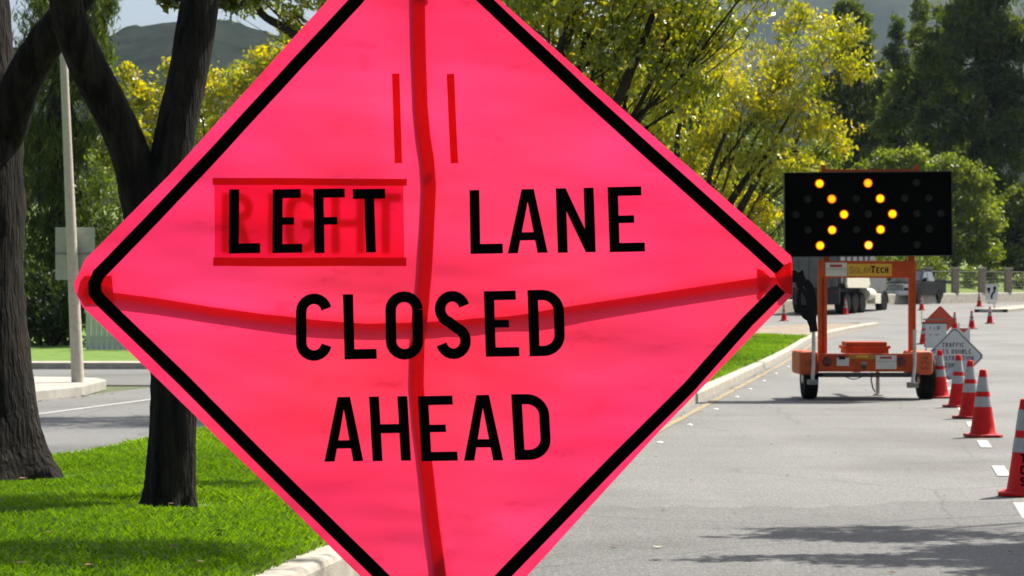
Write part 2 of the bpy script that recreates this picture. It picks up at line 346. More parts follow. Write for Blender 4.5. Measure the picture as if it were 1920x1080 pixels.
# ------------------------------------------------------------------ mesh helpers
class MB:
    def __init__(s):
        s.v = []; s.f = []
    def add(s, vs, fs):
        b = len(s.v)
        s.v += [tuple(v) for v in vs]
        s.f += [tuple(i + b for i in f) for f in fs]
        return s
    def box(s, x0, x1, y0, y1, z0, z1, bev=0.0):
        if bev <= 0:
            vs = [(x0, y0, z0), (x1, y0, z0), (x1, y1, z0), (x0, y1, z0), (x0, y0, z1), (x1, y0, z1), (x1, y1, z1), (x0, y1, z1)]
            fs = [(0, 3, 2, 1), (4, 5, 6, 7), (0, 1, 5, 4), (1, 2, 6, 5), (2, 3, 7, 6), (3, 0, 4, 7)]
            return s.add(vs, fs)
        bm = bmesh.new()
        bmesh.ops.create_cube(bm, size=1)
        bmesh.ops.scale(bm, vec=(x1 - x0, y1 - y0, z1 - z0), verts=bm.verts)
        bmesh.ops.translate(bm, vec=((x0 + x1) / 2, (y0 + y1) / 2, (z0 + z1) / 2), verts=bm.verts)
        bmesh.ops.bevel(bm, geom=list(bm.edges), offset=bev, segments=2, affect='EDGES', profile=0.5)
        bm.verts.index_update()
        s.add([v.co[:] for v in bm.verts], [[v.index for v in f.verts] for f in bm.faces])
        bm.free()
        return s
    def tube(s, pts, rads, n=8, cap=True, wob=0.0, rnd=None, lobes=None):
        pts = [Vector(p) for p in pts]
        if not hasattr(rads, '__len__'): rads = [rads] * len(pts)
        rings = []
        b0 = len(s.v)
        up = Vector((0, 0, 1))
        ref = None
        for i, p in enumerate(pts):
            t = (pts[min(i + 1, len(pts) - 1)] - pts[max(i - 1, 0)])
            if t.length < 1e-9: t = Vector((0, 0, 1))
            t.normalize()
            if ref is None:
                ref = Vector((1, 0, 0)) if abs(t.x) < 0.8 else Vector((0, 1, 0))
            a = (ref - t * ref.dot(t))
            if a.length < 1e-6: a = t.orthogonal()
            a.normalize(); ref = a
            c = t.cross(a)
            for k in range(n):
                th = 2 * math.pi * k / n
                rr = rads[i]
                if wob and rnd: rr *= 1 + wob * (rnd.random() - .5)
                if lobes and i < len(lobes): rr *= 1 + lobes[i] * (math.cos(4 * th + .7) + .6 * math.cos(7 * th + 2))
                q = p + (a * math.cos(th) + c * math.sin(th)) * rr
                s.v.append(tuple(q))
        for i in range(len(pts) - 1):
            for k in range(n):
                a = b0 + i * n + k; b = b0 + i * n + (k + 1) % n
                s.f.append((a, b, b + n, a + n))
        if cap:
            s.f.append(tuple(b0 + k for k in reversed(range(n))))
            e = b0 + (len(pts) - 1) * n
            s.f.append(tuple(e + k for k in range(n)))
        return s
    def lathe(s, prof, n=24, c=(0, 0, 0), axis='Z', cap=True):
        b0 = len(s.v)
        for r, h in prof:
            for k in range(n):
                th = 2 * math.pi * k / n
                a, b = r * math.cos(th), r * math.sin(th)
                if axis == 'Z': q = (c[0] + a, c[1] + b, c[2] + h)
                elif axis == 'Y': q = (c[0] + a, c[1] + h, c[2] + b)
                else: q = (c[0] + h, c[1] + a, c[2] + b)
                s.v.append(q)
        for i in range(len(prof) - 1):
            for k in range(n):
                a = b0 + i * n + k; b = b0 + i * n + (k + 1) % n
                s.f.append((a, b, b + n, a + n))
        if cap:
            s.f.append(tuple(b0 + k for k in reversed(range(n))))
            e = b0 + (len(prof) - 1) * n
            s.f.append(tuple(e + k for k in range(n)))
        return s
    def prism(s, poly, lo, hi, plane='XZ'):
        """extrude a 2-D outline between lo and hi along the remaining axis"""
        n = len(poly)
        def q(p, h):
            if plane == 'XZ': return (p[0], h, p[1])
            if plane == 'YZ': return (h, p[0], p[1])
            return (p[0], p[1], h)
        vs = [q(p, lo) for p in poly] + [q(p, hi) for p in poly]
        fs = [tuple(range(n)), tuple(reversed(range(n, 2 * n)))]
        for i in range(n):
            j = (i + 1) % n
            fs.append((i, i + n, j + n, j))
        return s.add(vs, fs)
    def build(s, name, m, parent=None, smooth=False, bevel=0.0, kind=None, label=None, fix=True):
        me = bpy.data.meshes.new(name)
        me.from_pydata(s.v, [], s.f)
        if fix:
            bm = bmesh.new(); bm.from_mesh(me)
            bmesh.ops.recalc_face_normals(bm, faces=bm.faces)
            bm.to_mesh(me); bm.free()
        me.materials.append(M[m] if isinstance(m, str) else m)
        if smooth:
            me.polygons.foreach_set('use_smooth', [True] * len(me.polygons))
        o = bpy.data.objects.new(name, me)
        COL.objects.link(o)
        if parent is not None: o.parent = parent
        if bevel:
            bv = o.modifiers.new('bevel', 'BEVEL'); bv.width = bevel; bv.segments = 2; bv.limit_method = 'ANGLE'; bv.angle_limit = R(40)
        if smooth:
            try:
                me.set_sharp_from_angle(angle=R(42))
            except Exception: pass
        if kind: o['kind'] = kind
        if label: o['label'] = label
        return o

def tag(o, label, cat, group=None):
    o['label'] = label; o['category'] = cat
    if group: o['group'] = group
    return o
def thing(name, label, cat, loc=(0, 0, 0), rz=0.0, group=None):
    o = bpy.data.objects.new(name, None)
    o.empty_display_size = 0.2
    COL.objects.link(o)
    o.location = loc; o.rotation_euler = (0, 0, rz)
    return tag(o, label, cat, group)
def copy_tree(o, loc=None, rz=None, parent=None):
    c = o.copy(); COL.objects.link(c)
    c.parent = parent
    if loc is not None: c.location = loc
    if rz is not None: c.rotation_euler = (0, 0, rz)
    for ch in [x for x in bpy.data.objects if x.parent == o]:
        copy_tree(ch, parent=c)
    return c

# ------------------------------------------------------------------ stroke lettering: polygons in a box [0,w] x [0,1]
def thick(pts, t):
    pts = [Vector(p) for p in pts]
    L, Rr = [], []
    for i, p in enumerate(pts):
        if i == 0: d = pts[1] - p
        elif i == len(pts) - 1: d = p - pts[i - 1]
        else:
            d = (p - pts[i - 1]).normalized() + (pts[i + 1] - p).normalized()
        d.normalize()
        n = Vector((-d.y, d.x))
        k = 1.0
        if 0 < i < len(pts) - 1:
            e = (p - pts[i - 1]).normalized(); ne = Vector((-e.y, e.x))
            k = 1 / max(0.5, n.dot(ne))
        L.append(p + n * t / 2 * k); Rr.append(p - n * t / 2 * k)
    return [[L[i], L[i + 1], Rr[i + 1], Rr[i]] for i in range(len(pts) - 1)]
def arc(cx, cy, rx, ry, a0, a1, n=10):
    return [(cx + rx * math.cos(R(a0 + (a1 - a0) * i / n)), cy + ry * math.sin(R(a0 + (a1 - a0) * i / n))) for i in range(n + 1)]
def rect(x0, x1, y0, y1):
    return [[(x0, y0), (x1, y0), (x1, y1), (x0, y1)]]
def glyph(ch, w, t):
    h = t / 2
    cx = w / 2
    ry = 0.27
    if ch == 'L': return rect(0, t, 0, 1) + rect(t, w, 0, t)
    if ch == 'I': return rect(cx - h, cx + h, 0, 1)
    if ch == 'T': return rect(0, w, 1 - t, 1) + rect(cx - h, cx + h, 0, 1 - t)
    if ch == 'H': return rect(0, t, 0, 1) + rect(w - t, w, 0, 1) + rect(t, w - t, .5 - h * .9, .5 + h * .9)
    if ch == 'E': return rect(0, t, 0, 1) + rect(t, w, 0, t * .9) + rect(t, w * .95, 1 - t * .9, 1) + rect(t, w * .72, .5 - h * .75, .5 + h * .75)
    if ch == 'F': return rect(0, t, 0, 1) + rect(t, w, 1 - t * .9, 1) + rect(t, w * .75, .5 - h * .75, .5 + h * .75)
    if ch == 'A':
        a = t * .62; q = t * 1.02
        def inner(y): return q + (cx - q) * y / .80
        y0, y1 = .20, .20 + t * .82
        return [[(0, 0), (q, 0), (cx, .80), (cx, 1), (cx - a, 1)], [(w, 0), (cx + a, 1), (cx, 1), (cx, .80), (w - q, 0)],
                [(inner(y0), y0), (w - inner(y0), y0), (w - inner(y1), y1), (inner(y1), y1)]]
    if ch == 'N':
        d = .36
        return rect(0, t, 0, 1) + rect(w - t, w, 0, 1) + [[(t, 1), (t, 1 - d), (w - t, 0), (w - t, d)]]
    if ch == 'Z': return rect(0, w, 0, t) + rect(0, w, 1 - t, 1) + [[(0, t), (t * 1.1, t), (w, 1 - t), (w - t * 1.1, 1 - t)]]
    if ch in 'OCGUD':
        rx, r2 = cx - h, ry - h
        if ch == 'O': p = arc(cx, 1 - ry, rx, r2, 0, 180) + arc(cx, ry, rx, r2, 180, 360); p.append(p[0])
        elif ch == 'C': p = arc(cx, 1 - ry, rx, r2, 12, 180) + arc(cx, ry, rx, r2, 180, 348)
        elif ch == 'G': p = arc(cx, 1 - ry, rx, r2, 12, 180) + arc(cx, ry, rx, r2, 180, 360) + [(w - h, .48), (cx, .48)]
        elif ch == 'U': p = [(h, 1)] + arc(cx, ry, rx, r2, 180, 360) + [(w - h, 1)]
        else:
            p = [(t, 1 - h), (cx * .8, 1 - h)] + arc(cx * .8, 1 - .32, w - h - cx * .8, .32 - h, 80, 0, 8) + arc(cx * .8, .32, w - h - cx * .8, .32 - h, 0, -80, 8) + [(cx * .8, h), (t, h)]
            return rect(0, t, 0, 1) + thick(p, t)
        return thick(p, t)
    if ch == 'S':
        r2 = ry - h; rx = cx - h
        p = arc(cx, 1 - ry, rx, r2, 15, 200, 12) + arc(cx, 1 - ry, rx, r2, 222, 250, 2) + arc(cx, ry, rx, r2, 70, 42, 2) + arc(cx, ry, rx, r2, 20, -165, 12)
        return thick(p, t)
    if ch in 'RPB':
        p = [(t, 1 - h), (w * .5, 1 - h)] + arc(w * .5, .755, w * .5 - h, .245 - h, 80, -80, 8) + [(w * .5, .51 + h), (t, .51 + h)]
        g = rect(0, t, 0, 1) + thick(p, t)
        if ch == 'R': g += [[(w * .42, .51), (w * .42 + t * 1.1, .51), (w, 0), (w - t * 1.1, 0)]]
        if ch == 'B': g += thick([(t, .51 - h * 1.01), (w * .52, .51 - h * 1.01)] + arc(w * .52, .255, w * .48 - h, .255 - h, 80, -80, 8) + [(w * .52, h), (t, h)], t)
        return g
    if ch == 'K': return rect(0, t, 0, 1) + [[(t, .35), (t, .6), (w - t, 1), (w, 1)], [(w * .4, .55), (w * .4 + t, .68), (w, 0), (w - t * 1.1, 0)]]
    return []
def text_polys(s, h, wr=0.56, t=0.17, gap=0.2):
    """text centred on 0, baseline 0"""
    out = []; x = 0
    for ch in s:
        if ch == ' ': x += wr * h * .9; continue
        w = (t if ch == 'I' else wr)
        for p in glyph(ch, w, t): out.append([(x + a * h, b * h) for a, b in [tuple(q)[:2] for q in p]])
        x += (w + gap) * h
    tot = x - gap * h
    return [[(a - tot / 2, b) for a, b in p] for p in out], tot
def print_text(name, lines, parent, y, m, label=None):
    """flat print on a plane facing -Y; lines: (text, cx, z, height, wr, t)"""
    for (s, cx, z, h, wr, t) in lines:
        mb = MB()
        for p in text_polys(s, h, wr, t)[0]:
            mb.add([(cx + a, y, z + b) for a, b in p], [tuple(range(len(p)))])
        mb.build(name, m, parent, label=label)

# ------------------------------------------------------------------ setting: ground, roads, kerbs, hills
def strip(name, fl, fr, Y0, Y1, dz, m, step=1.5, nx=1, crown=0.0, kind='structure'):
    mb = MB()
    n = max(2, int((Y1 - Y0) / step) + 1)
    for i in range(n):
        Y = Y0 + (Y1 - Y0) * i / (n - 1)
        a, b = fl(Y), fr(Y)
        for k in range(nx + 1):
            u = k / nx
            mb.v.append((XB(Y) + a + (b - a) * u, Y, zr(Y) + dz + crown * (1 - (2 * u - 1) ** 2)))
    for i in range(n - 1):
        for k in range(nx):
            q = i * (nx + 1) + k
            mb.f.append((q, q + 1, q + nx + 2, q + nx + 1))
    return mb.build(name, m, kind=kind, fix=False)
def sweep(name, off, prof, Y0, Y1, m, step=1.0, kind='structure', caps=True):
    mb = MB()
    n = max(2, int((Y1 - Y0) / step) + 1); k = len(prof)
    for i in range(n):
        Y = Y0 + (Y1 - Y0) * i / (n - 1)
        for d, z in prof: mb.v.append((XB(Y) + off(Y) + d, Y, zr(Y) + z))
    for i in range(n - 1):
        for j in range(k - 1):
            q = i * k + j
            mb.f.append((q, q + 1, q + k + 1, q + k))
    if caps:
        mb.f.append(tuple(range(k))); mb.f.append(tuple(reversed(range((n - 1) * k, n * k))))
    return mb.build(name, m, kind=kind)
cst = lambda v: (lambda Y: v)

MR = -2.8                        # median right kerb offset
def ML(Y):                       # median left kerb offset, closing to a nose at Y = 85.5
    base = -7.0
    if Y < 74: return base
    u = min(1.0, (Y - 74) / 11.5)
    return base + (MR - 0.5 - base) * (1 - math.sqrt(max(0, 1 - u * u)))
LK = -12.4                       # far-left kerb

# ground sheet
mb = MB()
xs = list(range(-700, 701, 50)); ys = [-80, -40, 0, 20, 40, 45.6] + list(range(50, 125, 5)) + [150, 200, 300, 450, 650, 900, 1300, 2000, 3600]
for Y in ys:
    for X in xs: mb.v.append((X * (1 if Y < 400 else (2.2 if Y < 1500 else 4.5)), Y, min(zr(Y), 4.0) - 0.02))
for i in range(len(ys) - 1):
    for j in range(len(xs) - 1):
        q = i * len(xs) + j
        mb.f.append((q, q + 1, q + len(xs) + 1, q + len(xs)))
mb.build('ground', 'field', kind='structure', fix=False)

strip('road', cst(LK), cst(4.5), -10, 150, 0.004, 'asphalt', nx=4)
# side street on the left, behind the corner
MB().add([(-60, 36.6, 0.0), (-3.2, 36.6, 0.0), (-1.2, 45.4, 0.0), (-60, 45.4, 0.0)], [(0, 1, 2, 3)]).build('side_street', 'asphalt', kind='structure')
# median lawn and nose paving
strip('median_lawn', lambda Y: ML(Y) + 0.2, cst(MR - 0.2), -4, 69.5, 0.145, 'lawn', nx=8, crown=0.05)
strip('median_paving', lambda Y: ML(Y) + 0.2, cst(MR - 0.2), 69.5, 84.9, 0.14, 'dirt', nx=4)
kp = [(-0.24, -0.01), (-0.24, 0.155), (-0.05, 0.155), (-0.018, 0.145), (-0.004, 0.12), (0.0, 0.0), (0.02, -0.01)]
sweep('median_kerb', cst(MR), kp, -4, 85.6, 'concrete')
sweep('median_kerb', ML, [(-a, b) for a, b in kp], -4, 85.4, 'concrete')
strip('yellow_line', cst(MR + 0.14), cst(MR + 0.23), -2, 84, 0.010, 'yellow_paint')
# the median goes on behind the opening
strip('median_paving', cst(-3.1), cst(-1.9), 103, 150, 0.13, 'concrete', nx=2)
sweep('median_kerb', cst(-1.7), kp, 102.6, 150, 'concrete')
sweep('median_kerb', cst(-3.3), [(-a, b) for a, b in kp], 102.6, 150, 'concrete')
MB().add([(XB(102.6) - 3.3, 102.6, zr(102.6)), (XB(102.6) - 1.7, 102.6, zr(102.6)), (XB(102.6) - 1.7, 102.6, zr(102.6) + .155), (XB(102.6) - 3.3, 102.6, zr(102.6) + .155),
          (XB(103) - 3.3, 103.05, zr(103) + .155), (XB(103) - 1.7, 103.05, zr(103) + .155)], [(0, 1, 2, 3), (3, 2, 5, 4)]).build('median_kerb', 'sidewalk', kind='structure')
# left corner: sidewalk with a rounded kerb return
def slab(name, outline, z0, z1, m):
    n = len(outline)
    mb = MB()
    mb.add([(x, y, z0) for x, y in outline] + [(x, y, z1) for x, y in outline],
           [tuple(range(n, 2 * n))] + [(i, (i + 1) % n, (i + 1) % n + n, i + n) for i in range(n)])
    return mb.build(name, m, kind='structure', bevel=0.02)
corner = [(-30, -6), (LK - 1.08, -6)] + [(XB(Y) + LK, Y) for Y in (0, 6, 12, 18, 24, 29, 32.5)]
corner += [(-6.62, 33.8), (-6.66, 35.0), (-6.95, 35.9), (-7.5, 36.4), (-8.4, 36.6), (-30, 36.6)]
slab('sidewalk', corner, -0.01, 0.15, 'sidewalk')
slab('corner_lawn', [(-29.8, -5.8), (-14.6, -5.8), (-9.2, 26), (-8.6, 31), (-8.1, 33.3), (-8.3, 34.2), (-9.0, 34.6), (-29.8, 34.6)], 0.10, 0.17, 'lawn')
slab('sidewalk', [(-40, 45.4), (XB(45.6) + LK - 0.2, 45.4), (XB(47) + LK - 0.2, 46.6), (-40, 46.6)], -0.01, 0.14, 'concrete')
# lawn beyond the side street
mb = MB()
for Y in (46.6, 52, 58, 66, 76, 88):
    for X in (-45, -20, -8, XB(Y) + LK - 0.3): mb.v.append((X, Y, zr(Y) + 0.11))
for i in range(5):
    for j in range(3): mb.f.append((i * 4 + j, i * 4 + j + 1, i * 4 + j + 5, i * 4 + j + 4))
mb.build('far_lawn', 'lawn', kind='structure', fix=False)
sweep('left_kerb', cst(LK), [(-a, b) for a, b in kp][::-1] if False else [(-0.26, -0.01), (-0.26, 0.155), (-0.04, 0.155), (0.0, 0.12), (0.0, -0.01)], 46.7, 92, 'concrete')
# right side
sweep('right_kerb', cst(4.5), [(0.0, -0.01), (0.0, 0.12), (0.04, 0.155), (0.26, 0.155), (0.26, -0.01)], -10, 150, 'concrete')
strip('right_lawn', cst(4.76), cst(40), -10, 150, 0.13, 'lawn')
# low retaining wall along the outside of the bend
sweep('retaining_wall', cst(LK), [(-0.5, -0.05), (-0.5, 0.58), (-0.06, 0.58), (-0.02, 0.55), (0.0, 0.5), (0.10, -0.05)], 92, 150, 'concrete')
mb = MB()
bx = [-0.4, -3, -8, -16, -30, -60]
bz = [0.54, 0.9, 1.6, 2.6, 4.2, 7.0]
bY = [90 + 5 * i for i in range(17)]
for Y in bY:
    for a, z in zip(bx, bz):
        k_ = min(1.0, max(0.0, (Y - 90) / 22.0)); k_ = k_ * k_ * (3 - 2 * k_)
        mb.v.append((XB(Y) + LK + a, Y - a * 0.5, zr(Y) + (z if a > -1 else z * k_ - 0.25 * (1 - k_))))
for i in range(len(bY) - 1):
    for j in range(5): mb.f.append((i * 6 + j, i * 6 + j + 1, i * 6 + j + 7, i * 6 + j + 6))
mb.build('grass_bank', 'bank', kind='structure', fix=True)

# painted lane dashes under the cone line, white edge line on the left carriageway
dash_off = 0.88
for k in range(20):
    Yc = 11.1 + 3.4 * k
    strip('lane_dash', cst(dash_off - 0.055), cst(dash_off + 0.055), Yc - 0.55, Yc + 0.55, 0.010, 'white_paint', step=0.5)
strip('edge_line', cst(-10.9), cst(-10.78), 8, 34, 0.010, 'white_paint')
# worn repair patch and its seam
mb = MB()
nn = 60
for i in range(nn + 1):
    u = i / nn
    x1 = -0.05 + (6.9) * u
    ye = 14.75 + 0.10 * math.sin(i * 1.3) + 0.07 * math.sin(i * 2.9 + 1) + (0.38 if x1 > 2.45 else 0.0) * min(1, (x1 - 2.45) * 8 if x1 > 2.45 else 0)
    if x1 > 2.6: ye = 15.16
    mb.v.append((MR - 2.0 * 0 + 0.18 * -6 + 0.01 + (4.5 - MR - 0.02) * u, -6, 0.008)); mb.v.append((x1, ye, 0.008))
for i in range(nn): mb.f.append((2 * i, 2 * i + 2, 2 * i + 3, 2 * i + 1))
mb.build('road_patch', 'patch', kind='structure')
# hills
def hill(name, m, Y0, depth, ridge, seed):
    rnd = random.Random(seed)
    mb = MB()
    nx, ny = 420, 20
    ph = [rnd.random() * 6.3 for _ in range(8)]
    def rz_(px):
        for (a, ya), (b, yb) in zip(ridge[:-1], ridge[1:]):
            if a <= px <= b:
                u = (px - a) / (b - a); u = u * u * (3 - 2 * u)
                return ya + (yb - ya) * u
        return ridge[-1][1]
    for j in range(ny + 1):
        v = j / ny
        for i in range(nx + 1):
            px = ridge[0][0] + (ridge[-1][0] - ridge[0][0]) * i / nx
            Yr = Y0 + depth
            Y = Y0 + depth * v * 1.4
            zt = CH - (rz_(px) - HZ) / F * min(Y, Yr)
            prof = math.sin(min(1, v * 1.4) * math.pi / 2) if v * 1.4 <= 1 else math.cos((v * 1.4 - 1) * 1.2)
            g = 1 + 0.10 * math.sin(px * 0.013 + ph[0] + v * 3) * (1 - prof * .9) + 0.08 * math.sin(px * 0.034 + ph[1] - v * 5) * (1 - prof * .9)
            z = zt * prof * g + (rnd.random() - .5) * 0.010 * zt * prof
            mb.v.append(((px - 960) / F * Yr * (0.8 + 0.2 * v * 1.4), Y, z - 1 + 2 * v))
    for j in range(ny):
        for i in range(nx):
            q = j * (nx + 1) + i
            mb.f.append((q, q + 1, q + nx + 2, q + nx + 1))
    return mb.build(name, m, kind='structure', smooth=True, fix=False)
hill('hill', 'hill_near', 750, 450, [(-1500, 150), (-300, 130), (190, 78), (250, 56), (310, 45), (420, 44), (560, 60), (760, 100), (1000, 130), (1400, 170), (2600, 190)], 3)
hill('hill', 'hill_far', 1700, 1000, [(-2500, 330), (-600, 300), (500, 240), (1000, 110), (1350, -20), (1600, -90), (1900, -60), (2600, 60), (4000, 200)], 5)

# ------------------------------------------------------------------ foliage helpers
def leaf_mesh(name, m, parent, groups, seed, size, aspect=0.5, droop=0.3, sub=26, spread=0.30, shell=0.55, tonebias=0.0, kind=None):
    """groups: list of (centre Vector, (rx,ry,rz), n leaves). Leaves gather round sub-clumps inside each ellipsoid."""
    rg = np.random.default_rng(seed)
    C, T, SZ = [], [], []
    subs = []
    for c, r, n in groups:
        k = max(5, int(sub))
        d = rg.normal(size=(k, 3)); d /= np.linalg.norm(d, axis=1)[:, None]
        rad = (shell + (1 - shell) * rg.random(k))[:, None] * (0.35 + 0.65 * rg.random(k) ** 0.4)[:, None]
        sc = np.array(c)[None] + d * rad * np.array(r)[None]
        st = rg.random(k)
        subs.append(sc)
        idx = rg.integers(0, k, n)
        off = rg.normal(size=(n, 3)) * spread * np.array(r)[None] * 0.55
        C.append(sc[idx] + off)
        T.append(0.5 * st[idx] + 0.5 * rg.random(n) + tonebias)
        SZ.append(size * (0.6 + 0.8 * rg.random(n)))
    C = np.concatenate(C); T = np.clip(np.concatenate(T), 0, 1); SZ = np.concatenate(SZ)
    n = len(C)
    ax = rg.normal(size=(n, 3)); ax[:, 2] -= droop * 2.0; ax /= np.linalg.norm(ax, axis=1)[:, None]
    rv = rg.normal(size=(n, 3)); sd = np.cross(ax, rv); sd /= (np.linalg.norm(sd, axis=1)[:, None] + 1e-9)
    nr = np.cross(ax, sd)
    L = SZ[:, None]; W = (SZ * aspect)[:, None]
    V = np.empty((n, 4, 3), dtype=np.float32)
    V[:, 0] = C - ax * L * .5
    V[:, 1] = C + sd * W * .5 + nr * W * 0.15
    V[:, 2] = C + ax * L * .5
    V[:, 3] = C - sd * W * .5 + nr * W * 0.15
    me = bpy.data.meshes.new(name)
    me.vertices.add(n * 4); me.loops.add(n * 4); me.polygons.add(n)
    me.vertices.foreach_set('co', V.reshape(-1))
    me.loops.foreach_set('vertex_index', np.arange(n * 4, dtype=np.int32))
    me.polygons.foreach_set('loop_start', np.arange(0, n * 4, 4, dtype=np.int32))
    a = me.attributes.new('tone', 'FLOAT', 'FACE'); a.data.foreach_set('value', T.astype(np.float32))
    me.update(calc_edges=True)
    me.materials.append(M[m])
    o = bpy.data.objects.new(name, me); COL.objects.link(o)
    if parent is not None: o.parent = parent
    if kind: o['kind'] = kind
    return o, subs

def curve_pts(a, b, rnd, n=7, sag=0.15, wob=0.06):
    a, b = Vector(a), Vector(b); L = (b - a).length
    out = []
    w1 = Vector((rnd.gauss(0, 1), rnd.gauss(0, 1), rnd.gauss(0, .6))) * L * wob
    for i in range(n):
        u = i / (n - 1)
        p = a.lerp(b, u)
        p.z += -sag * L * u * (1 - u) * (1 if rnd.random() > 2 else 1) + 0
        p += w1 * math.sin(u * math.pi) + Vector((rnd.gauss(0, 1), rnd.gauss(0, 1), rnd.gauss(0, 1))) * L * 0.008
        out.append(p)
    return out

def tree(label, base, fork, r0, groups_px, leaf, seed, size, dens, group=None, bark='bark_dark', droop=0.3, aspect=0.5, sub=26, spread=0.3, shell=0.5,
         name='tree', twigs=8, tonebias=0.0, depth=0.9, extra_trunk=None, sag=0.12, world_groups=None):
    """groups_px: (px, py, Y, rx_px, ry_px) ellipsoids of the crown"""
    rnd = random.Random(seed)
    base = Vector(base); fork = Vector(fork)
    t = thing(name, label, 'tree', base, 0, group)
    gs = []
    for (px, py, Y, rx, ry) in (groups_px or []):
        c = P(px, py, Y) - base
        ax, az = rx / F * Y, ry / F * Y
        n = int(dens * ax * az * 10)
        gs.append((c, (ax, max(ax, az) * depth, az), max(60, n)))
    for (c, r, n) in (world_groups or []):
        gs.append((Vector(c) - base, r, n))
    crown, subs = leaf_mesh('crown', leaf, t, gs, seed, size, aspect, droop, sub, spread, shell, tonebias)
    mb = MB()
    fk = fork - base
    h = fk.length
    tr = [Vector((0, 0, -0.1)), Vector((0, 0, 0.02)), fk * 0.06 + Vector((rnd.gauss(0, .01), 0, 0)), fk * 0.3 + Vector((rnd.gauss(0, .03) * h * .2, 0, 0)), fk * 0.65 + Vector((rnd.gauss(0, .03) * h * .2, 0, 0)), fk]
    mb.tube(tr, [r0 * 1.5, r0 * 1.35, r0 * 1.1, r0, r0 * .9, r0 * .82], 12)
    for (c, r, n), sc in zip(gs, subs):
        a = fk.lerp(fk * 0.8, rnd.random())
        rr = r0 * 0.26 * (0.7 + 0.5 * rnd.random())
        pts = curve_pts(a, c, rnd, 8, sag * rnd.uniform(0.4, 1.4), 0.07)
        mb.tube(pts, [rr * (1 - 0.75 * i / 7) for i in range(8)], 7)
        for q in sc[:twigs]:
            s0 = pts[rnd.randint(3, 7)]
            tp = curve_pts(s0, q, rnd, 5, 0.05, 0.08)
            mb.tube(tp, [rr * 0.28, rr * 0.22, rr * 0.16, rr * 0.11, rr * 0.05], 5)
    if extra_trunk: extra_trunk(mb, base)
    mb.build('trunk', bark, t, smooth=True)
    return t

# ------------------------------------------------------------------ the roll-up work sign in front
YS = 5.13
SX = (812 - 960) / F * YS
def bulge(px, py):
    u = (px - 810) / 670.0; v = (py - 545) / 690.0
    s = max(0.0, 1 - abs(u)) * max(0.0, 1 - abs(v) * .7)
    a_ = math.atan2(py - 545, px - 820); r_ = math.hypot(u, v)
    fold = 0.007 * math.sin(a_ * 9 + 1.0) * min(1, (r_ * 1.5) ** 2) * max(0, 1.15 - r_) + 0.004 * math.sin(a_ * 17 + px * .004) * min(1, r_ * r_ * 2) * max(0, 1 - r_)
    return -0.030 * (u * u + v * v) + 0.016 * math.sin(px * 0.0065 + py * 0.004) * s + 0.010 * math.sin(py * 0.011 - px * 0.003) * s + fold
def S(px, py, dy=0.0):
    return ((px - 960) / F * YS - SX, bulge(px, py) + dy, CH - (py - HZ) / F * YS)
sign = thing('work_zone_sign', 'large fluorescent pink diamond sign reading LEFT LANE CLOSED AHEAD', 'road sign', (SX, YS, 0))
def lin(pts, y):
    for (xa, ya), (xb, yb) in zip(pts[:-1], pts[1:]):
        if ya <= y <= yb: return xa + (xb - xa) * (y - ya) / (yb - ya)
    return pts[-1][0] if y > pts[-1][1] else pts[0][0]
LE = [(735, -128), (617, 2), (560, 64), (462, 172), (320, 328), (165, 486), (143, 532), (146, 548), (160, 576), (300, 712), (435, 845), (670, 1072), (800, 1200)]
RE = [(812, -128), (935, 0), (1100, 146), (1290, 314), (1480, 480), (1482.5, 492), (1482.5, 553), (1437, 600), (1240, 802), (988, 1078), (880, 1200)]
rows = sorted(set([p[1] for p in LE] + [p[1] for p in RE] + list(range(-120, 1200, 14))))
mb = MB(); nc = 84
for y in rows:
    a, b = lin(LE, y), lin(RE, y)
    for k in range(nc + 1): mb.v.append(S(a + (b - a) * k / nc, y))
for i in range(len(rows) - 1):
    for k in range(nc):
        q = i * (nc + 1) + k
        mb.f.append((q, q + 1, q + nc + 2, q + nc + 1))
mb.build('fabric', 'pink', sign, smooth=True, fix=False)

def sheet_poly(mb, polys, dy, cut=60):
    for p in polys:
        big = max(max(q[i] for q in p) - min(q[i] for q in p) for i in (0, 1)) > 40
        if not big:
            mb.add([S(a, b, dy) for a, b in p], [tuple(range(len(p)))]); continue
        bm = bmesh.new()
        bm.faces.new([bm.verts.new((a, b, 0)) for a, b in p])
        bmesh.ops.triangulate(bm, faces=bm.faces[:])
        bmesh.ops.subdivide_edges(bm, edges=bm.edges[:], cuts=5, use_grid_fill=True)
        bm.verts.index_update()
        mb.add([S(v.co.x, v.co.y, dy) for v in bm.verts], [[v.index for v in f.verts] for f in bm.faces])
        bm.free()
def band(pts, w, dy, mb, seg=6):
    """ribbon of pixel width w along pixel polyline"""
    dense = []
    for (xa, ya), (xb, yb) in zip(pts[:-1], pts[1:]):
        for i in range(seg): dense.append((xa + (xb - xa) * i / seg, ya + (yb - ya) * i / seg))
    dense.append(pts[-1])
    sheet_poly(mb, [[tuple(v) for v in q] for q in thick(dense, w)], dy)
DF = -0.0022
mb = MB()
band([(1460, 507), (1420, 470), (1290, 353), (1100, 181), (910, 3), (795, -104), (772, -112), (748, -95), (672, 2), (560, 120), (415, 277), (290, 410), (212, 492), (190, 514), (182, 532), (183, 549), (193, 563), (350, 716), (550, 919), (695, 1058), (808, 1168), (838, 1176), (866, 1160), (948, 1073), (1155, 860), (1290, 725), (1399, 603), (1461, 541)], 23.5, DF, mb)
mb.build('border', 'black', sign)
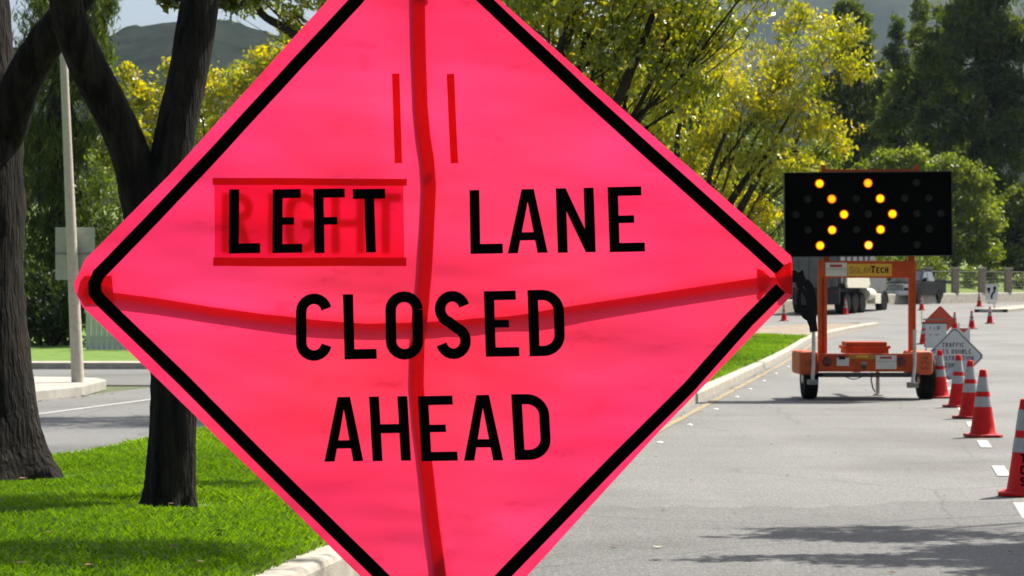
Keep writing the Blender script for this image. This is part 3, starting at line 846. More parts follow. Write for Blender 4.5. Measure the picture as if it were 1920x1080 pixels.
LETTERS = [
    ('L', 432, 490, 356, 476, 0), ('E', 513, 568, 356, 475, 0), ('F', 590, 648, 355, 475, -2), ('T', 664, 724, 355, 474, -4),
    ('L', 881, 942, 356, 476, -2), ('A', 952, 1027, 355, 475, 0), ('N', 1044, 1115, 353, 474, -4), ('E', 1141, 1207, 351, 473, -4),
    ('C', 556, 623, 551, 677, 0), ('L', 645, 705, 552, 674, -3), ('O', 723, 793, 547, 675, -2), ('S', 816, 882, 546, 674, -4), ('E', 909, 972, 546, 669, -4), ('D', 991, 1058, 544, 668, -4),
    ('A', 608, 681, 745, 866, 0), ('H', 695, 767, 744, 865, -7), ('E', 787, 855, 743, 865, -7), ('A', 869, 943, 741, 864, -2), ('D', 962, 1031, 739, 862, -7)]
for i, (ch, x0, x1, yt, yb, sk) in enumerate(LETTERS):
    W, H = x1 - x0, yb - yt
    mb = MB()
    t = 0.155
    polys = []
    for p in glyph(ch, W / H, t):
        polys.append([(x0 + q[0] * H + (q[1] - .5) * sk, yb - q[1] * H - (q[0] * H) * 0.018) for q in p])
    sheet_poly(mb, polys, -0.0075 if i < 4 else DF)
    mb.build('letter', 'black', sign)
# the word RIGHT printed on the base fabric under the taped-on LEFT panel
for ch, x0, x1 in (('R', 418, 476), ('I', 500, 524), ('G', 536, 600), ('H', 622, 684), ('T', 694, 752)):
    mb = MB(); W, H = x1 - x0, 112.0
    sheet_poly(mb, [[(x0 + q[0] * H, 475 - q[1] * H) for q in p] for p in glyph(ch, W / H, .14)], DF)
    mb.build('covered_letter', 'faded_print', sign)
mb = MB()
ox, oy = np.linspace(404, 756, 20), np.linspace(338, 497, 8)
for y in oy:
    for x in ox: mb.v.append(S(x + (y - 338) * 0.012, y, -0.0055))
for i in range(7):
    for k in range(19):
        q = i * 20 + k; mb.f.append((q, q + 1, q + 21, q + 20))
mb.build('overlay_panel', 'pink_overlay', sign, fix=False, label='taped-on pink panel with the word LEFT')
for pts, w in (([(401, 341), (520, 341), (640, 342), (763, 342)], 13), ([(403, 491), (520, 492), (640, 491), (762, 491)], 16)):
    mb = MB(); band(pts, w, -0.0082, mb); mb.build('hook_tape', 'velcro', sign)
for pts in ([(743, 140), (745, 220), (747, 306)], [(845, 140), (848, 220), (852, 306)]):
    mb = MB(); band(pts, 14, DF, mb); mb.build('hook_tape', 'velcro', sign)
# fibreglass cross ribs just behind the fabric
def rib(pts, w, name):
    mb = MB(); dense = []
    for (xa, ya), (xb, yb) in zip(pts[:-1], pts[1:]):
        for i in range(6): dense.append((xa + (xb - xa) * i / 6, ya + (yb - ya) * i / 6))
    dense.append(pts[-1])
    quads = thick(dense, w)
    for q in quads:
        f = [S(v[0], v[1], 0.002) for v in q]; g = [S(v[0], v[1], 0.006) for v in q]
        mb.add(f + g, [(0, 1, 2, 3), (7, 6, 5, 4), (0, 4, 5, 1), (2, 6, 7, 3)])
    return mb.build(name, 'rib', sign)
rib([(783, -125), (786, -40), (788, 100), (791, 200), (796, 255), (803, 300), (806, 345), (803, 420), (799, 500), (793, 570), (785, 640), (783, 720), (789, 790), (800, 870), (813, 980), (829, 1090), (842, 1225)], 26, 'upright_rib')
def rib2(): 
    return [(170, 532), (216, 549), (300, 561), (400, 578), (500, 592), (600, 602), (700, 607), (800, 604), (900, 597), (1000, 586), (1100, 571), (1200, 557), (1300, 542), (1420, 524), (1478, 521)]
mb0 = MB(); dense = rib2(); qd = thick([(a + (c - a) * i / 4, b + (d - b) * i / 4) for (a, b), (c, d) in zip(dense[:-1], dense[1:]) for i in range(4)] + [dense[-1]], 25)
for q in qd:
    f = [S(v[0], v[1], 0.0065) for v in q]; g = [S(v[0], v[1], 0.0105) for v in q]
    mb0.add(f + g, [(0, 1, 2, 3), (7, 6, 5, 4), (0, 4, 5, 1), (2, 6, 7, 3)])
mb0.build('cross_rib', 'rib', sign)
c = S(806, 327)
MB().lathe([(0.006, 0.007), (0.006, 0.016)], 12, (c[0], c[1], c[2]), 'Y').build('bolt', 'dark_steel', sign)
# corner pockets: a second layer behind on the left, a folded flap in front on the right
mb = MB(); sheet_poly(mb, [[(158, 522), (166, 512), (216, 512), (219, 540), (217, 570), (166, 570), (152, 548)]], 0.003); mb.build('corner_pocket', 'pink_flap', sign)
mb = MB(); sheet_poly(mb, [[(1449, 516), (1467, 497), (1482, 491), (1482.3, 522), (1482, 553), (1467, 548)]], -0.004); mb.build('corner_pocket', 'pink_flap', sign)
mb = MB(); sheet_poly(mb, [[(1419, 499), (1431, 503), (1447, 518), (1447, 524), (1424, 560), (1419, 556)]], 0.003); mb.build('corner_pocket', 'pink_flap', sign)
mb = MB(); sheet_poly(mb, [[(770, -110), (800, -110), (806, 6), (795, 12), (776, 8)]], 0.003); mb.build('corner_pocket', 'pink_flap', sign)
# black plastic clip and strap hanging from the right corner
def px_tube(pts, rads, m, name, dy=0.0, n=8):
    return MB().tube([S(a, b, dy) for a, b in pts], [r / F * YS for r in rads], n).build(name, m, sign, smooth=True)
mb = MB(); pl = [(1478, 508), (1490, 506), (1494, 511), (1503, 505), (1505, 516), (1511, 528), (1503, 531), (1503, 540), (1492, 541), (1489, 530), (1478, 530)]
f = [S(a, b, 0.002) for a, b in pl]; g = [S(a, b, 0.028) for a, b in pl]; k = len(pl)
mb.add(f + g, [tuple(range(k)), tuple(reversed(range(k, 2 * k)))] + [(i, i + k, (i + 1) % k + k, (i + 1) % k) for i in range(k)])
mb.build('corner_clip', 'black_plastic', sign, bevel=0.002)
mb = MB(); band([(1507, 528), (1515, 537), (1520, 552), (1522, 575), (1521, 600), (1524, 622)], 14, 0.012, mb); band([(1507, 528), (1515, 537), (1520, 552), (1522, 575), (1521, 600), (1524, 622)], 14, 0.018, mb)
mb.build('strap', 'black_plastic', sign)
mb = MB(); lp = [(1500 + 9 * math.cos(R(a)) + (1 - math.sin(R(a))) * 5, 570 - 26 * math.sin(R(a))) for a in range(0, 361, 24)]
band(lp, 8, 0.006, mb, 2); band([(1508, 585), (1514, 600), (1522, 621)], 8, 0.007, mb)
mb.build('strap_loop', 'black_plastic', sign)
# spring stand under the sign, below the picture
bx0 = S(842, 1225)
mb = MB(); mb.tube([(bx0[0], 0.02, bx0[2] + 0.25), (bx0[0], 0.02, 0.30)], 0.022, 8); mb.box(bx0[0] - .05, bx0[0] + .05, -.03, .07, 0.24, 0.34, 0.01)
mb.build('stand_post', 'steel', sign)
for sx_, sy_ in ((-1, -1), (1, -1), (-1, 1), (1, 1)):
    MB().tube([(bx0[0] + sx_ * .04, .02 + sy_ * .03, 0.27), (bx0[0] + sx_ * .62, .02 + sy_ * .5, 0.016)], 0.016, 8).build('stand_leg', 'steel', sign)

# ------------------------------------------------------------------ arrow board trailer
YT = 31.4
TX = (1626 - 960) / F * YT
tr = thing('arrow_board_trailer', 'orange arrow board trailer with lit amber chevrons parked in the lane', 'trailer', (TX, YT, 0))
def T(px, py, ly=0.0):
    Y = YT + ly
    return ((px - 960) / F * Y - TX, ly, CH - (py - HZ) / F * Y)
def tbox(px0, px1, py0, py1, y0, y1, m, name, bev=0.0, parent=tr, label=None):
    a = T(px0, py1, y0); b = T(px1, py0, y0)
    mb = MB(); mb.box(a[0], b[0], y0, y1, a[2], b[2], bev)
    return mb.build(name, m, parent, label=label)
BY = -0.12      # board front face
# board (slightly rolled)
bc = T(1628, 401.5, BY)
bo = bpy.data.objects.new('arrow_board', None)
mb = MB(); mb.box(-1.222, 1.222, 0, 0.07, -0.612, 0.612, 0.008)
board = mb.build('arrow_board', 'panel_black', tr, label='black board with ten lit amber lamps')
bpy.data.objects.remove(bo)
board.location = bc; board.rotation_euler = (0, R(-0.55), 0)
mb = MB()
for x0, x1, z0, z1 in ((-1.232, 1.232, .612, .622), (-1.232, 1.232, -.622, -.612), (-1.232, -1.2225, -.612, .612), (1.2225, 1.232, -.612, .612)): mb.box(x0, x1, -.012, .075, z0, z1)
mb.build('board_edge', 'dark_steel', board)
CXs, RZs = 0.1775, 0.2275
LAY = {2: (-4, 0, 4), 1: (-5, -3, -1, 1, 3, 5), 0: (-6, -4, -2, 0, 2, 4, 6), -1: (-5, -3, -1, 1, 3, 5), -2: (-4, 0, 4)}
LIT = {(2, -4): 'lens_on', (2, 0): 'lens_on_dim', (1, -3): 'lens_on_dim', (1, 1): 'lens_on', (0, -2): 'lens_on', (0, 2): 'lens_on', (-1, -3): 'lens_on', (-1, 1): 'lens_on', (-2, -4): 'lens_on', (-2, 0): 'lens_on_hot'}
for rw, cols in LAY.items():
    for cl in cols:
        x, z = cl * CXs, rw * RZs
        if (rw, cl) in LIT:
            l = MB().lathe([(0.0005, -0.028), (0.025, -0.026), (0.043, -0.018), (0.047, -0.004)], 20, (x, 0, z), 'Y', True).build('lamp', LIT[(rw, cl)], board, smooth=True)
            MB().lathe([(0.0475, -0.017), (0.062, -0.010), (0.064, -0.002)], 20, (x, 0, z), 'Y', False).build('lamp_rim', 'lens_ring', board, smooth=True)
        else:
            MB().lathe([(0.0005, -0.022), (0.03, -0.020), (0.05, -0.010), (0.055, -0.002)], 20, (x, 0, z), 'Y', True).build('lamp', 'lens_off', board, smooth=True)
# top rail with lugs and the flat solar panel behind
tbox(1547, 1718, 317.5, 323, -0.05, 0.02, 'orange', 'top_rail')
tbox(1541, 1548, 311, 330, -0.06, 0.03, 'orange', 'rail_lug'); tbox(1715.5, 1723, 309, 330, -0.06, 0.03, 'orange', 'rail_lug')
a = T(1545, 321, 0.03); mb = MB(); mb.box(a[0], a[0] + 1.36, 0.03, 0.75, a[2] - .02, a[2] + .02); mb.build('solar_panel', 'solar', tr)
# mast
def post(px0, px1, py0, py1, y0=-0.04, y1=0.04): return tbox(px0, px1, py0, py1, y0, y1, 'orange', 'mast_post', 0.004)
post(1534.5, 1541.2, 488, 665); post(1544.5, 1551, 488, 665); tbox(1541.2, 1544.5, 521, 664, 0.0, 0.03, 'orange_worn', 'mast_post')
post(1704.5, 1711, 488, 665); post(1711.8, 1717.5, 488, 665, 0.0, 0.06)
tbox(1543, 1555, 470, 492, -0.035, 0.03, 'orange', 'board_bracket'); tbox(1703, 1715, 470, 492, -0.035, 0.03, 'orange', 'board_bracket')
tbox(1536, 1716, 489, 521, -0.075, -0.045, 'orange', 'cross_beam', 0.004)
tbox(1548, 1588, 492.5, 518, -0.082, -0.0765, 'label_white', 'maker_label')
tbox(1588.8, 1672, 494.5, 518, -0.082, -0.0765, 'label_yellow', 'brand_label')
lc = T(1631, 513, -0.0835); pxm = 4000 / YT
sm = MB()
def word_at(mb, s, px, py, h_px, wr, t, gap, y):
    x = 0
    for i, ch in enumerate(s):
        h = h_px * (1.0 if i == 0 else 0.82) / pxm
        w = (t if ch == 'I' else wr)
        for p in glyph(ch, w, t):
            q0 = T(px, py, y)
            mb.add([(q0[0] + x + v[0] * h, y, q0[2] + v[1] * h) for v in p], [tuple(range(len(p)))])
        x += (w + gap) * h
word_at(sm, 'SOLAR', 1593, 512, 12.5, 0.62, 0.10, 0.16, -0.0838); sm.build('brand_text', 'brown_print', tr)
sm = MB(); word_at(sm, 'TECH', 1633, 512, 13.5, 0.60, 0.22, 0.13, -0.0838); sm.build('brand_text', 'black', tr)
tbox(1556, 1579, 496, 501, -0.0845, -0.0825, 'label_red', 'label_logo'); tbox(1549, 1587, 504.2, 505.2, -0.084, -0.0825, 'grey_steel', 'label_rule')
# chassis and rear plate
RY = -0.50
tbox(1535, 1712, 663, 697, RY, RY + 0.06, 'orange', 'rear_plate', 0.006)
tbox(1540, 1708, 668, 694, RY + 0.06, 0.9, 'orange', 'deck', 0.004)
for px in (1551, 1690):
    c = T(px, 678, RY - 0.012)
    MB().lathe([(0.0005, -0.014), (0.05, -0.010), (0.068, 0.0), (0.070, 0.013)], 22, c, 'Y').build('tail_light', 'tail_red', tr, smooth=True)
tbox(1569, 1592, 671, 686, RY - 0.012, RY - 0.002, 'label_white', 'number_plate'); tbox(1573.5, 1585, 667.5, 674, RY - 0.03, RY - 0.0125, 'black_plastic', 'plate_lamp', 0.003)
tbox(1592, 1641, 664.5, 673, RY - 0.008, RY - 0.002, 'label_yellow_dark', 'warning_label'); tbox(1606, 1628, 666.5, 670.5, RY - 0.0105, RY - 0.0085, 'label_yellow', 'label_logo')
tbox(1642, 1681, 666, 692, RY - 0.008, RY - 0.002, 'label_white', 'maker_label'); tbox(1650, 1672, 668.5, 673, RY - 0.0105, RY - 0.0085, 'label_red', 'label_logo'); tbox(1644, 1680, 677, 678, RY - 0.0105, RY - 0.0085, 'grey_steel', 'label_rule')
tbox(1615, 1626, 678, 684, RY - 0.025, RY - 0.001, 'grey_steel', 'latch'); tbox(1616.5, 1624, 684.5, 693, RY - 0.022, RY - 0.001, 'dark_steel', 'latch')
# battery box
a = T(1587, 652, -0.25); b = T(1664, 641, -0.25); z0 = T(1626, 663, -.25)[2]
mb = MB(); mb.box(a[0] - .03, b[0] + .05, -0.25, 0.30, a[2] - .015, a[2] + .03, .012); mb.box(a[0], b[0] + .02, -0.235, 0.285, z0, a[2] - .016); mb.box(a[0] + .01, b[0], -.23, .28, a[2] + .031, b[2], .012)
mb.build('battery_box', 'orange', tr)
# axle, wheels, fenders
a = T(1535, 703, -0.02); b = T(1712, 703, -0.02)
mb = MB(); mb.tube([(a[0] - .1, -0.02, a[2]), (b[0] + .1, -0.02, a[2])], 0.035, 10); mb.box(a[0], b[0], -0.49, -.43, a[2] - .01, a[2] + .035)
mb.build('axle', 'dark_steel', tr)
for px in (1517, 1735):
    cx = T(px, 700)[0]
    r_ = 0.315
    wl = MB().lathe([(0.17, -0.095), (0.25, -0.103), (0.295, -0.098), (0.312, -0.075), (r_, 0.0), (0.312, 0.075), (0.295, 0.098), (0.25, 0.103), (0.17, 0.095)], 28, (cx, 0, r_ - 0.004), 'X').build('tyre', 'rubber', tr, smooth=True)
    MB().lathe([(0.0005, -0.11), (0.06, -0.11), (0.10, -0.085), (0.168, -0.094), (0.168, 0.094), (0.10, 0.085), (0.06, 0.11), (0.0005, 0.11)], 20, (cx, 0, r_ - 0.004), 'X', False).build('rim', 'label_white', wl, smooth=True)
for p0, p1 in ((1499, 1535), (1712.5, 1750)):
    fd = tbox(p0, p1, 658.5, 703, -0.44, 0.44, 'orange_worn', 'fender', 0.045)
    q0 = T((p0 + p1) / 2, 690, -0.4475)
    mb = MB()
    if p0 < 1600:
        for p in text_polys('TCS', 0.07, 0.6, 0.17)[0]: mb.add([(q0[0] + v[0] + .01, -0.4475, q0[2] + 0.03 + v[1]) for v in p], [tuple(range(len(p)))])
    else:
        for p in text_polys('TCS', 0.09, 0.6, 0.17)[0]: mb.add([(q0[0] - .03 + v[1], -0.4475, q0[2] + 0.07 - v[0]) for v in p], [tuple(range(len(p)))])
    mb.build('stencil', 'brown_print', fd)
# jacks
for pt, pb, yf0, yf1, yj in (((1525.5, 618), (1523.5, 712), 712, 721, -0.56), ((1715, 618), (1711, 718), 717, 727, -0.56)):
    a = T(pt[0], pt[1], yj); b = T(pb[0], pb[1], yj)
    j = MB().tube([a, (a[0], yj, b[2] + .25), b], 0.027, 12).build('outrigger_jack', 'steel', tr, smooth=True)
    f0 = T(pb[0] - 9, yf1, yj); f1 = T(pb[0] + 9, yf0, yj)
    mb = MB(); mb.box(f0[0], f1[0], yj - .09, yj + .09, f0[2], f1[2], .006); mb.build('jack_foot', 'grey_steel', j)
a = T(1646, 704, 1.05)
j = MB().tube([(a[0], 1.05, 0.40), (a[0], 1.05, 0.02)], 0.032, 12).build('front_jack', 'steel', tr, smooth=True)
MB().lathe([(0.075, 0.002), (0.075, 0.02), (0.03, 0.03)], 16, (a[0], 1.05, 0)).build('jack_foot', 'grey_steel', j)
mb = MB(); rnd = random.Random(4)
mb.tube([(a[0] - .10, 1.0, .36), (a[0] - .11, 1.0, .24), (a[0] - .085, 1.0, .12), (a[0] - .05, 1.0, .06)], 0.011, 6); mb.build('safety_chain', 'dark_steel', tr)
mb = MB(); mb.box(-.05, .05, 0.9, 1.9, .36, .44); mb.build('tongue', 'orange', tr)
cb = [T(1585 + i * 4, 706 + 5 * math.sin(i / 8 * math.pi), -.4) for i in range(9)]
MB().tube(cb, 0.007, 5).build('cable', 'tail_red', tr)

# ------------------------------------------------------------------ traffic cones
def make_cone(name, label, loc, rz, m='cone', text=None, group='orange-red traffic cones'):
    t = thing(name, label, 'traffic cone', loc, rz, group)
    def rad(z): return 0.134 - (0.134 - 0.034) * (z - 0.03) / 0.68
    # base with cut corners
    b = []
    for sx_, sy_ in ((-1, -1), (1, -1), (1, 1), (-1, 1)):
        q = [(sx_ * .18, sy_ * .125), (sx_ * .125, sy_ * .18)]
        b += q if sx_ * sy_ < 0 else q
    ang = sorted(b, key=lambda p: math.atan2(p[1], p[0]))
    MB().prism(ang, 0.004, 0.032, 'XY').build('base', 'cone_base' if m == 'cone_dirty' else m, t, bevel=0.008)
    zs = [0.030, 0.05, 0.12, 0.2, 0.30, 0.32]
    prof = [(rad(0.03) + .018, 0.030), (rad(0.05) + .003, 0.045)] + [(rad(z), z) for z in zs[2:]]
    prof += [(rad(.426), .426), (rad(.48), .48), (rad(.632), .632), (rad(.695), .695), (rad(.70) - .004, .706), (0.018, .711)]
    MB().lathe(prof, 28, (0, 0, 0), 'Z').build('body', m, t, smooth=True)
    for z0, z1 in ((.320, .426), (.480, .632)):
        MB().lathe([(rad(z0) + .0025, z0), (rad(z1) + .0025, z1)], 28, (0, 0, 0), 'Z', False).build('reflective_band', 'band', t, smooth=True)
    if text:
        for i, ch in enumerate(text):
            mb = MB(); zc = 0.245 - i * 0.083; h = 0.066
            for p in glyph(ch, .62, .2):
                vs = []
                for q in p:
                    u, z = (q[0] - .31) * h, zc + q[1] * h
                    r_ = rad(z) + .0025; a_ = u / r_
                    vs.append((r_ * math.sin(a_), -r_ * math.cos(a_), z))
                mb.add(vs, [tuple(range(len(vs)))])
            mb.build('letter', 'black', t)
    return t
def cone_at(px, py, label, text=None, m='cone', rz=0.1, src=None):
    g = G(px, py)
    g.z += 0.004
    if src is not None:
        c = copy_tree(src, g, rz); c['label'] = label; return c
    return make_cone('traffic_cone', label, g, rz, m, text)
c1 = cone_at(1922, 930, 'nearest traffic cone, cut by the right frame edge, black letters down its side', 'TCS', rz=-0.36)
c2 = cone_at(1843, 820, 'second nearest traffic cone, standing above the short white dash', None, 'cone_dirty', rz=0.05)
cone_at(1819, 785, 'third nearest traffic cone, half hidden behind the second one', src=c2, rz=0.5)
cone_at(1797, 764, 'fourth nearest traffic cone, just below the grey diamond sign', src=c2, rz=0.3)
cone_at(1762, 747, 'traffic cone close beside the right trailer wheel', src=c2, rz=0.15)
cone_at(1732, 646, 'distant cone left of the white lettered board, beside the trailer mast', src=c2, rz=0.4)
cone_at(1790, 621, 'distant cone directly behind the orange diamond sign', src=c2, rz=0.2)
cone_at(1822, 617, 'distant cone in the lane between orange diamond and arrow sign', src=c2, rz=0.7)
cone_at(1856, 607, 'distant cone directly in front of the white arrow sign', src=c2, rz=0.1)
cone_at(1836, 575, 'distant cone against the low wall left of the white arrow sign', src=c2, rz=0.3)
cone_at(1728, 582, 'distant cone in front of the pickup truck', src=c2, rz=0.2)
cone_at(1585, 590, 'distant cone in front of the dump truck wheels', src=c2, rz=0.5)
cone_at(1470, 602, 'farthest left cone, next to the pink sign corner', src=c2, rz=0.6)

# ------------------------------------------------------------------ smaller signs behind the trailer
def diamond(mb, half, y, z, cut=0.06):
    c_ = cut * half
    return [(-half + c_, z - c_), (-c_, z - half + c_), (c_, z - half + c_), (half - c_, z - c_), (half - c_, z + c_), (c_, z + half - c_), (-c_, z + half - c_), (-half + c_, z + c_)]
def diamond_sign(name, label, cat, px, py, half_px, Y, face, border, thickness=0.006, group=None):
    x = (px - 960) / F * Y
    t = thing(name, label, cat, (x, Y, zr(Y)), 0, group)
    zc = CH - (py - HZ) / F * Y - zr(Y); half = half_px / F * Y
    mb = MB(); mb.prism(diamond(mb, half, 0, zc), 0, thickness); p_ = mb.build('face_panel', face, t)
    o = diamond(mb, half * .965, 0, zc); i_ = diamond(mb, half * .92, 0, zc)
    mb = MB(); n = len(o)
    mb.add([(a, -.002, b) for a, b in o] + [(a, -.002, b) for a, b in i_], [(k, (k + 1) % n, (k + 1) % n + n, k + n) for k in range(n)])
    mb.build('border', border, p_)
    return t, zc, half
t, zc, hf = diamond_sign('fines_sign', 'grey diamond sign with TRAFFIC FINES DOUBLE lettering behind the cones', 'road sign', 1790, 668, 56, 39.5, 'grey_sign', 'dark_print')
k = hf / 56
print_text('lettering', [('TRAFFIC', 0 - 3 * k, zc + 17 * k, 8.5 * k, .58, .18), ('FINES DOUBLE', -4 * k, zc + 4.5 * k, 8.5 * k, .56, .18), ('CONSTRUCTION', -1 * k, zc - 8 * k, 8.5 * k, .56, .18), ('ZONES', -3 * k, zc - 21 * k, 8.5 * k, .58, .18)], t, -0.003, 'dark_print')
mb = MB(); mb.box(-.02, .02, .008, .04, 0.0, zc + hf * .8); mb.build('stand_post', 'steel', t)
for s_ in (-1, 1): MB().tube([(0, .03, .25), (s_ * .3, .35 * s_, .012)], .012, 6).build('stand_leg', 'steel', t)
t, zc, hf = diamond_sign('orange_sign', 'small orange diamond sign standing behind the white lettered board', 'road sign', 1763, 603, 30.5, 72, 'orange_sign', 'cone_dirty')
mb = MB(); mb.box(-.6, .17, -.03, -.005, zc + .05, zc + .10); mb.build('cross_bar', 'grey_steel', t)
mb = MB(); mb.box(-.02, .02, .008, .05, 0.0, zc + hf * .8); mb.build('stand_post', 'steel', t)
for s_ in (-1, 1): MB().tube([(0, .03, .2), (s_ * .35, .3 * s_, .012)], .014, 6).build('stand_leg', 'steel', t)
# white board with worn lettering
Yb = 55.0
t = thing('lettered_board', 'white board with worn dark lettering behind the grey diamond sign', 'sign board', ((1755 - 960) / F * Yb, Yb, zr(Yb)))
k = Yb / F; zt = CH - (607 - HZ) * k - zr(Yb)
mb = MB(); mb.box(-20 * k, 20 * k, 0, .02, 0.22, zt, .004); mb.build('face_panel', 'grey_sign', t)
for x0_, x1_, z0_, z1_ in ((-11, -9.4, 5, 10), (-4, -2.6, 6, 12), (2.5, 4.2, 4.5, 12), (4.4, 8.5, 4.5, 6.4), (4.4, 7.5, 8, 9.6), (-12.5, -8, 20, 21.4), (-2, 6, 20, 21.4)):
    mb = MB(); mb.box(x0_ * k, x1_ * k, -.004, -.001, zt - z1_ * k, zt - z0_ * k); mb.build('worn_print', 'dark_print', t)
mb = MB(); mb.box(-26 * k, 21 * k, -.01, .03, zt, zt + .03); mb.build('top_bar', 'dark_steel', t)
for s_ in (-1, 1):
    mb = MB(); mb.box(s_ * 18.5 * k - .02, s_ * 18.5 * k + .02, .021, .05, 0, zt); mb.build('leg', 'label_white', t)
MB().tube([(-27 * k, .0, zt), (-27 * k, 0, zt + .42)], .008, 6).build('flag_rod', 'dark_steel', t)
for s_ in (-1,):
    mb = MB()
    for i in range(4): mb.box(-22.5 * k, -20.2 * k, -.004, .016, .25 + i * .14, .32 + i * .14)
    mb.build('side_stripe', 'cone', t)
# striped barricade end
Yb = 58.0
t = thing('barricade', 'narrow white barricade with an orange stripe right of the grey diamond sign', 'barricade', ((1808 - 960) / F * Yb, Yb, zr(Yb)))
k = Yb / F; zt = CH - (615 - HZ) * k - zr(Yb)
mb = MB(); mb.box(-11 * k, 11 * k, 0, .03, .2, zt, .004); mb.build('face_panel', 'white_sign', t)
mb = MB(); mb.add([(-10 * k, -.003, zt - .01), (8 * k, -.003, zt - .01), (-1 * k, -.003, zt - 9 * k)], [(0, 1, 2)]); mb.build('stripe', 'orange_sign', t)
for s_ in (-1, 1):
    mb = MB(); mb.box(s_ * 9.5 * k - .02, s_ * 9.5 * k + .02, .031, .06, 0, zt + (.14 if s_ < 0 else .02)); mb.build('leg', 'label_white', t)
# white arrow sign on the median nose
Yb = 103.4
t = thing('arrow_sign', 'white sign with curved black arrow on the far median nose', 'road sign', ((1859.5 - 960) / F * Yb, Yb, zr(Yb) + .15))
k = Yb / F; zb = CH - (563 - HZ) * k - zr(Yb) - .15; zt = CH - (533 - HZ) * k - zr(Yb) - .15
mb = MB(); mb.box(-11.5 * k, 11.5 * k, 0, .02, zb, zt, .004); mb.build('face_panel', 'white_sign', t)
mb = MB()
zc = (zb + zt) / 2
def AX(pts): return [(a * k, -.004, zc + b * k) for a, b in pts]
for q in thick([(0.2, -12), (-.4, -7), (1.5, -3), (4, 0.5), (5.5, 4), (5.6, 7)], 3.6): mb.add(AX([tuple(v) for v in q]), [(0, 1, 2, 3)])
mb.add(AX([(1.4, 6.5), (9.8, 6.5), (5.6, 12.5)]), [(0, 1, 2)])
mb.add(AX([(-9.5, 8.5), (-2.0, 8.5), (-4.6, -1.5), (-6.4, -1.5)]), [(0, 1, 2, 3)])
mb.build('arrow_print', 'black', t)
mb = MB(); mb.box(-9 * k, 9 * k, -.002, .016, zb - 7 * k, zb - 1.5 * k); mb.build('supplementary_plate', 'cream', t)
mb = MB(); mb.box(4 * k, 6 * k, .021, .06, 0, zt - .05); mb.build('post', 'steel', t)

# ------------------------------------------------------------------ lamp pole and the sign on its back, left
Yp = 34.0
b_ = P(146, 718, Yp)
pl = thing('lamp_pole', 'tall pale tapered lamp pole on the left sidewalk corner', 'lamp pole', (b_.x, Yp, 0.15))
tp = P(119, 100, Yp); d_ = Vector((tp.x - b_.x, 0, tp.z - .15)); d_ /= d_.z
MB().tube([d_ * 0.0, d_ * .02 + Vector((0, 0, 0)), d_ * 4.0, d_ * 8.6], [0.105, 0.103, 0.07, 0.042], 12).build('shaft', 'pole', pl, smooth=True)
top = d_ * 8.6
MB().tube([top, top + Vector((.5, 0, .35)), top + Vector((1.7, 0, .5))], [.035, .03, .025], 8).build('arm', 'pole', pl, smooth=True)
mb = MB(); mb.box(top.x + 1.5, top.x + 2.1, -.12, .12, top.z + .44, top.z + .56, .04); mb.build('lamp_head', 'grey_steel', pl)
Yq = Yp - 0.0
q_ = P(137.5, 475, Yp)
sb = thing('traffic_sign', 'grey back of a rectangular road sign strapped to the lamp pole', 'road sign', (q_.x, Yp + 0.13, q_.z))
mb = MB(); mb.box(-.315, .315, 0, .004, -.42, .42); o = mb.build('plate', 'sign_back', sb)
bv = o.modifiers.new('b', 'BEVEL'); bv.width = .03; bv.segments = 2; bv.limit_method = 'NONE'
o.modifiers.remove(bv)
mb = MB(); mb.box(-.30, .30, -.02, -.002, -.018, .012); mb.build('mounting_strap', 'grey_steel', sb)

# board fence on the left
Yf = 57.0
fe = thing('board_fence', 'pale weathered vertical board fence behind the far lawn', 'fence', ((200 - 960) / F * Yf, Yf, zr(Yf) + .1))
fm = None
for i in range(40):
    rnd = random.Random(i)
    o = MB().box(0, .132, -.012 - rnd.random() * .01, .012, 0.02, 1.28 + rnd.random() * .03).build('board', 'fence_wood', fe)
    o.location = (-.55 + i * .142, 0.0, 0)
for z in (.3, 1.0):
    mb = MB(); mb.box(-.6, 5.2, .014, .06, z, z + .09); mb.build('rail', 'fence_wood', fe)

# pillar fence on the wall along the bend
pf = thing('pillar_fence', 'wire fence with stone pillars on the low wall beyond the road', 'fence', (XB(118) + LK, 118, zr(118) + .58))
def wall_pt(Y, z=0.0): return Vector((XB(Y) + LK - 0.28, Y, zr(Y) + .58 + z)) - Vector(pf.location)
pY = []
Y = 93.0
def px_of(Y): return 960 + F * (XB(Y) + LK - .28) / Y
def Y_of(px):
    lo, hi = 88.0, 148.0
    for _ in range(50):
        m_ = (lo + hi) / 2
        if px_of(m_) < px: lo = m_
        else: hi = m_
    return lo
for px in (1300, 1345, 1390, 1438, 1488, 1538, 1590, 1640, 1690, 1740, 1791, 1841, 1890, 1940, 1990): pY.append(Y_of(px))
pm = None
for Y in pY:
    q = wall_pt(Y)
    if pm is None:
        o = MB().box(-.2, .2, -.2, .2, 0, 1.35, .015).build('pillar', 'stone', pf); pm = o
        cpm = MB().box(-.25, .25, -.25, .25, 1.352, 1.44, .015).build('pillar_cap', 'stone_cap', o)
        o.location = q
    else:
        o = pm.copy(); COL.objects.link(o); o.parent = pf; o.location = q
        c_ = cpm.copy(); COL.objects.link(c_); c_.parent = o
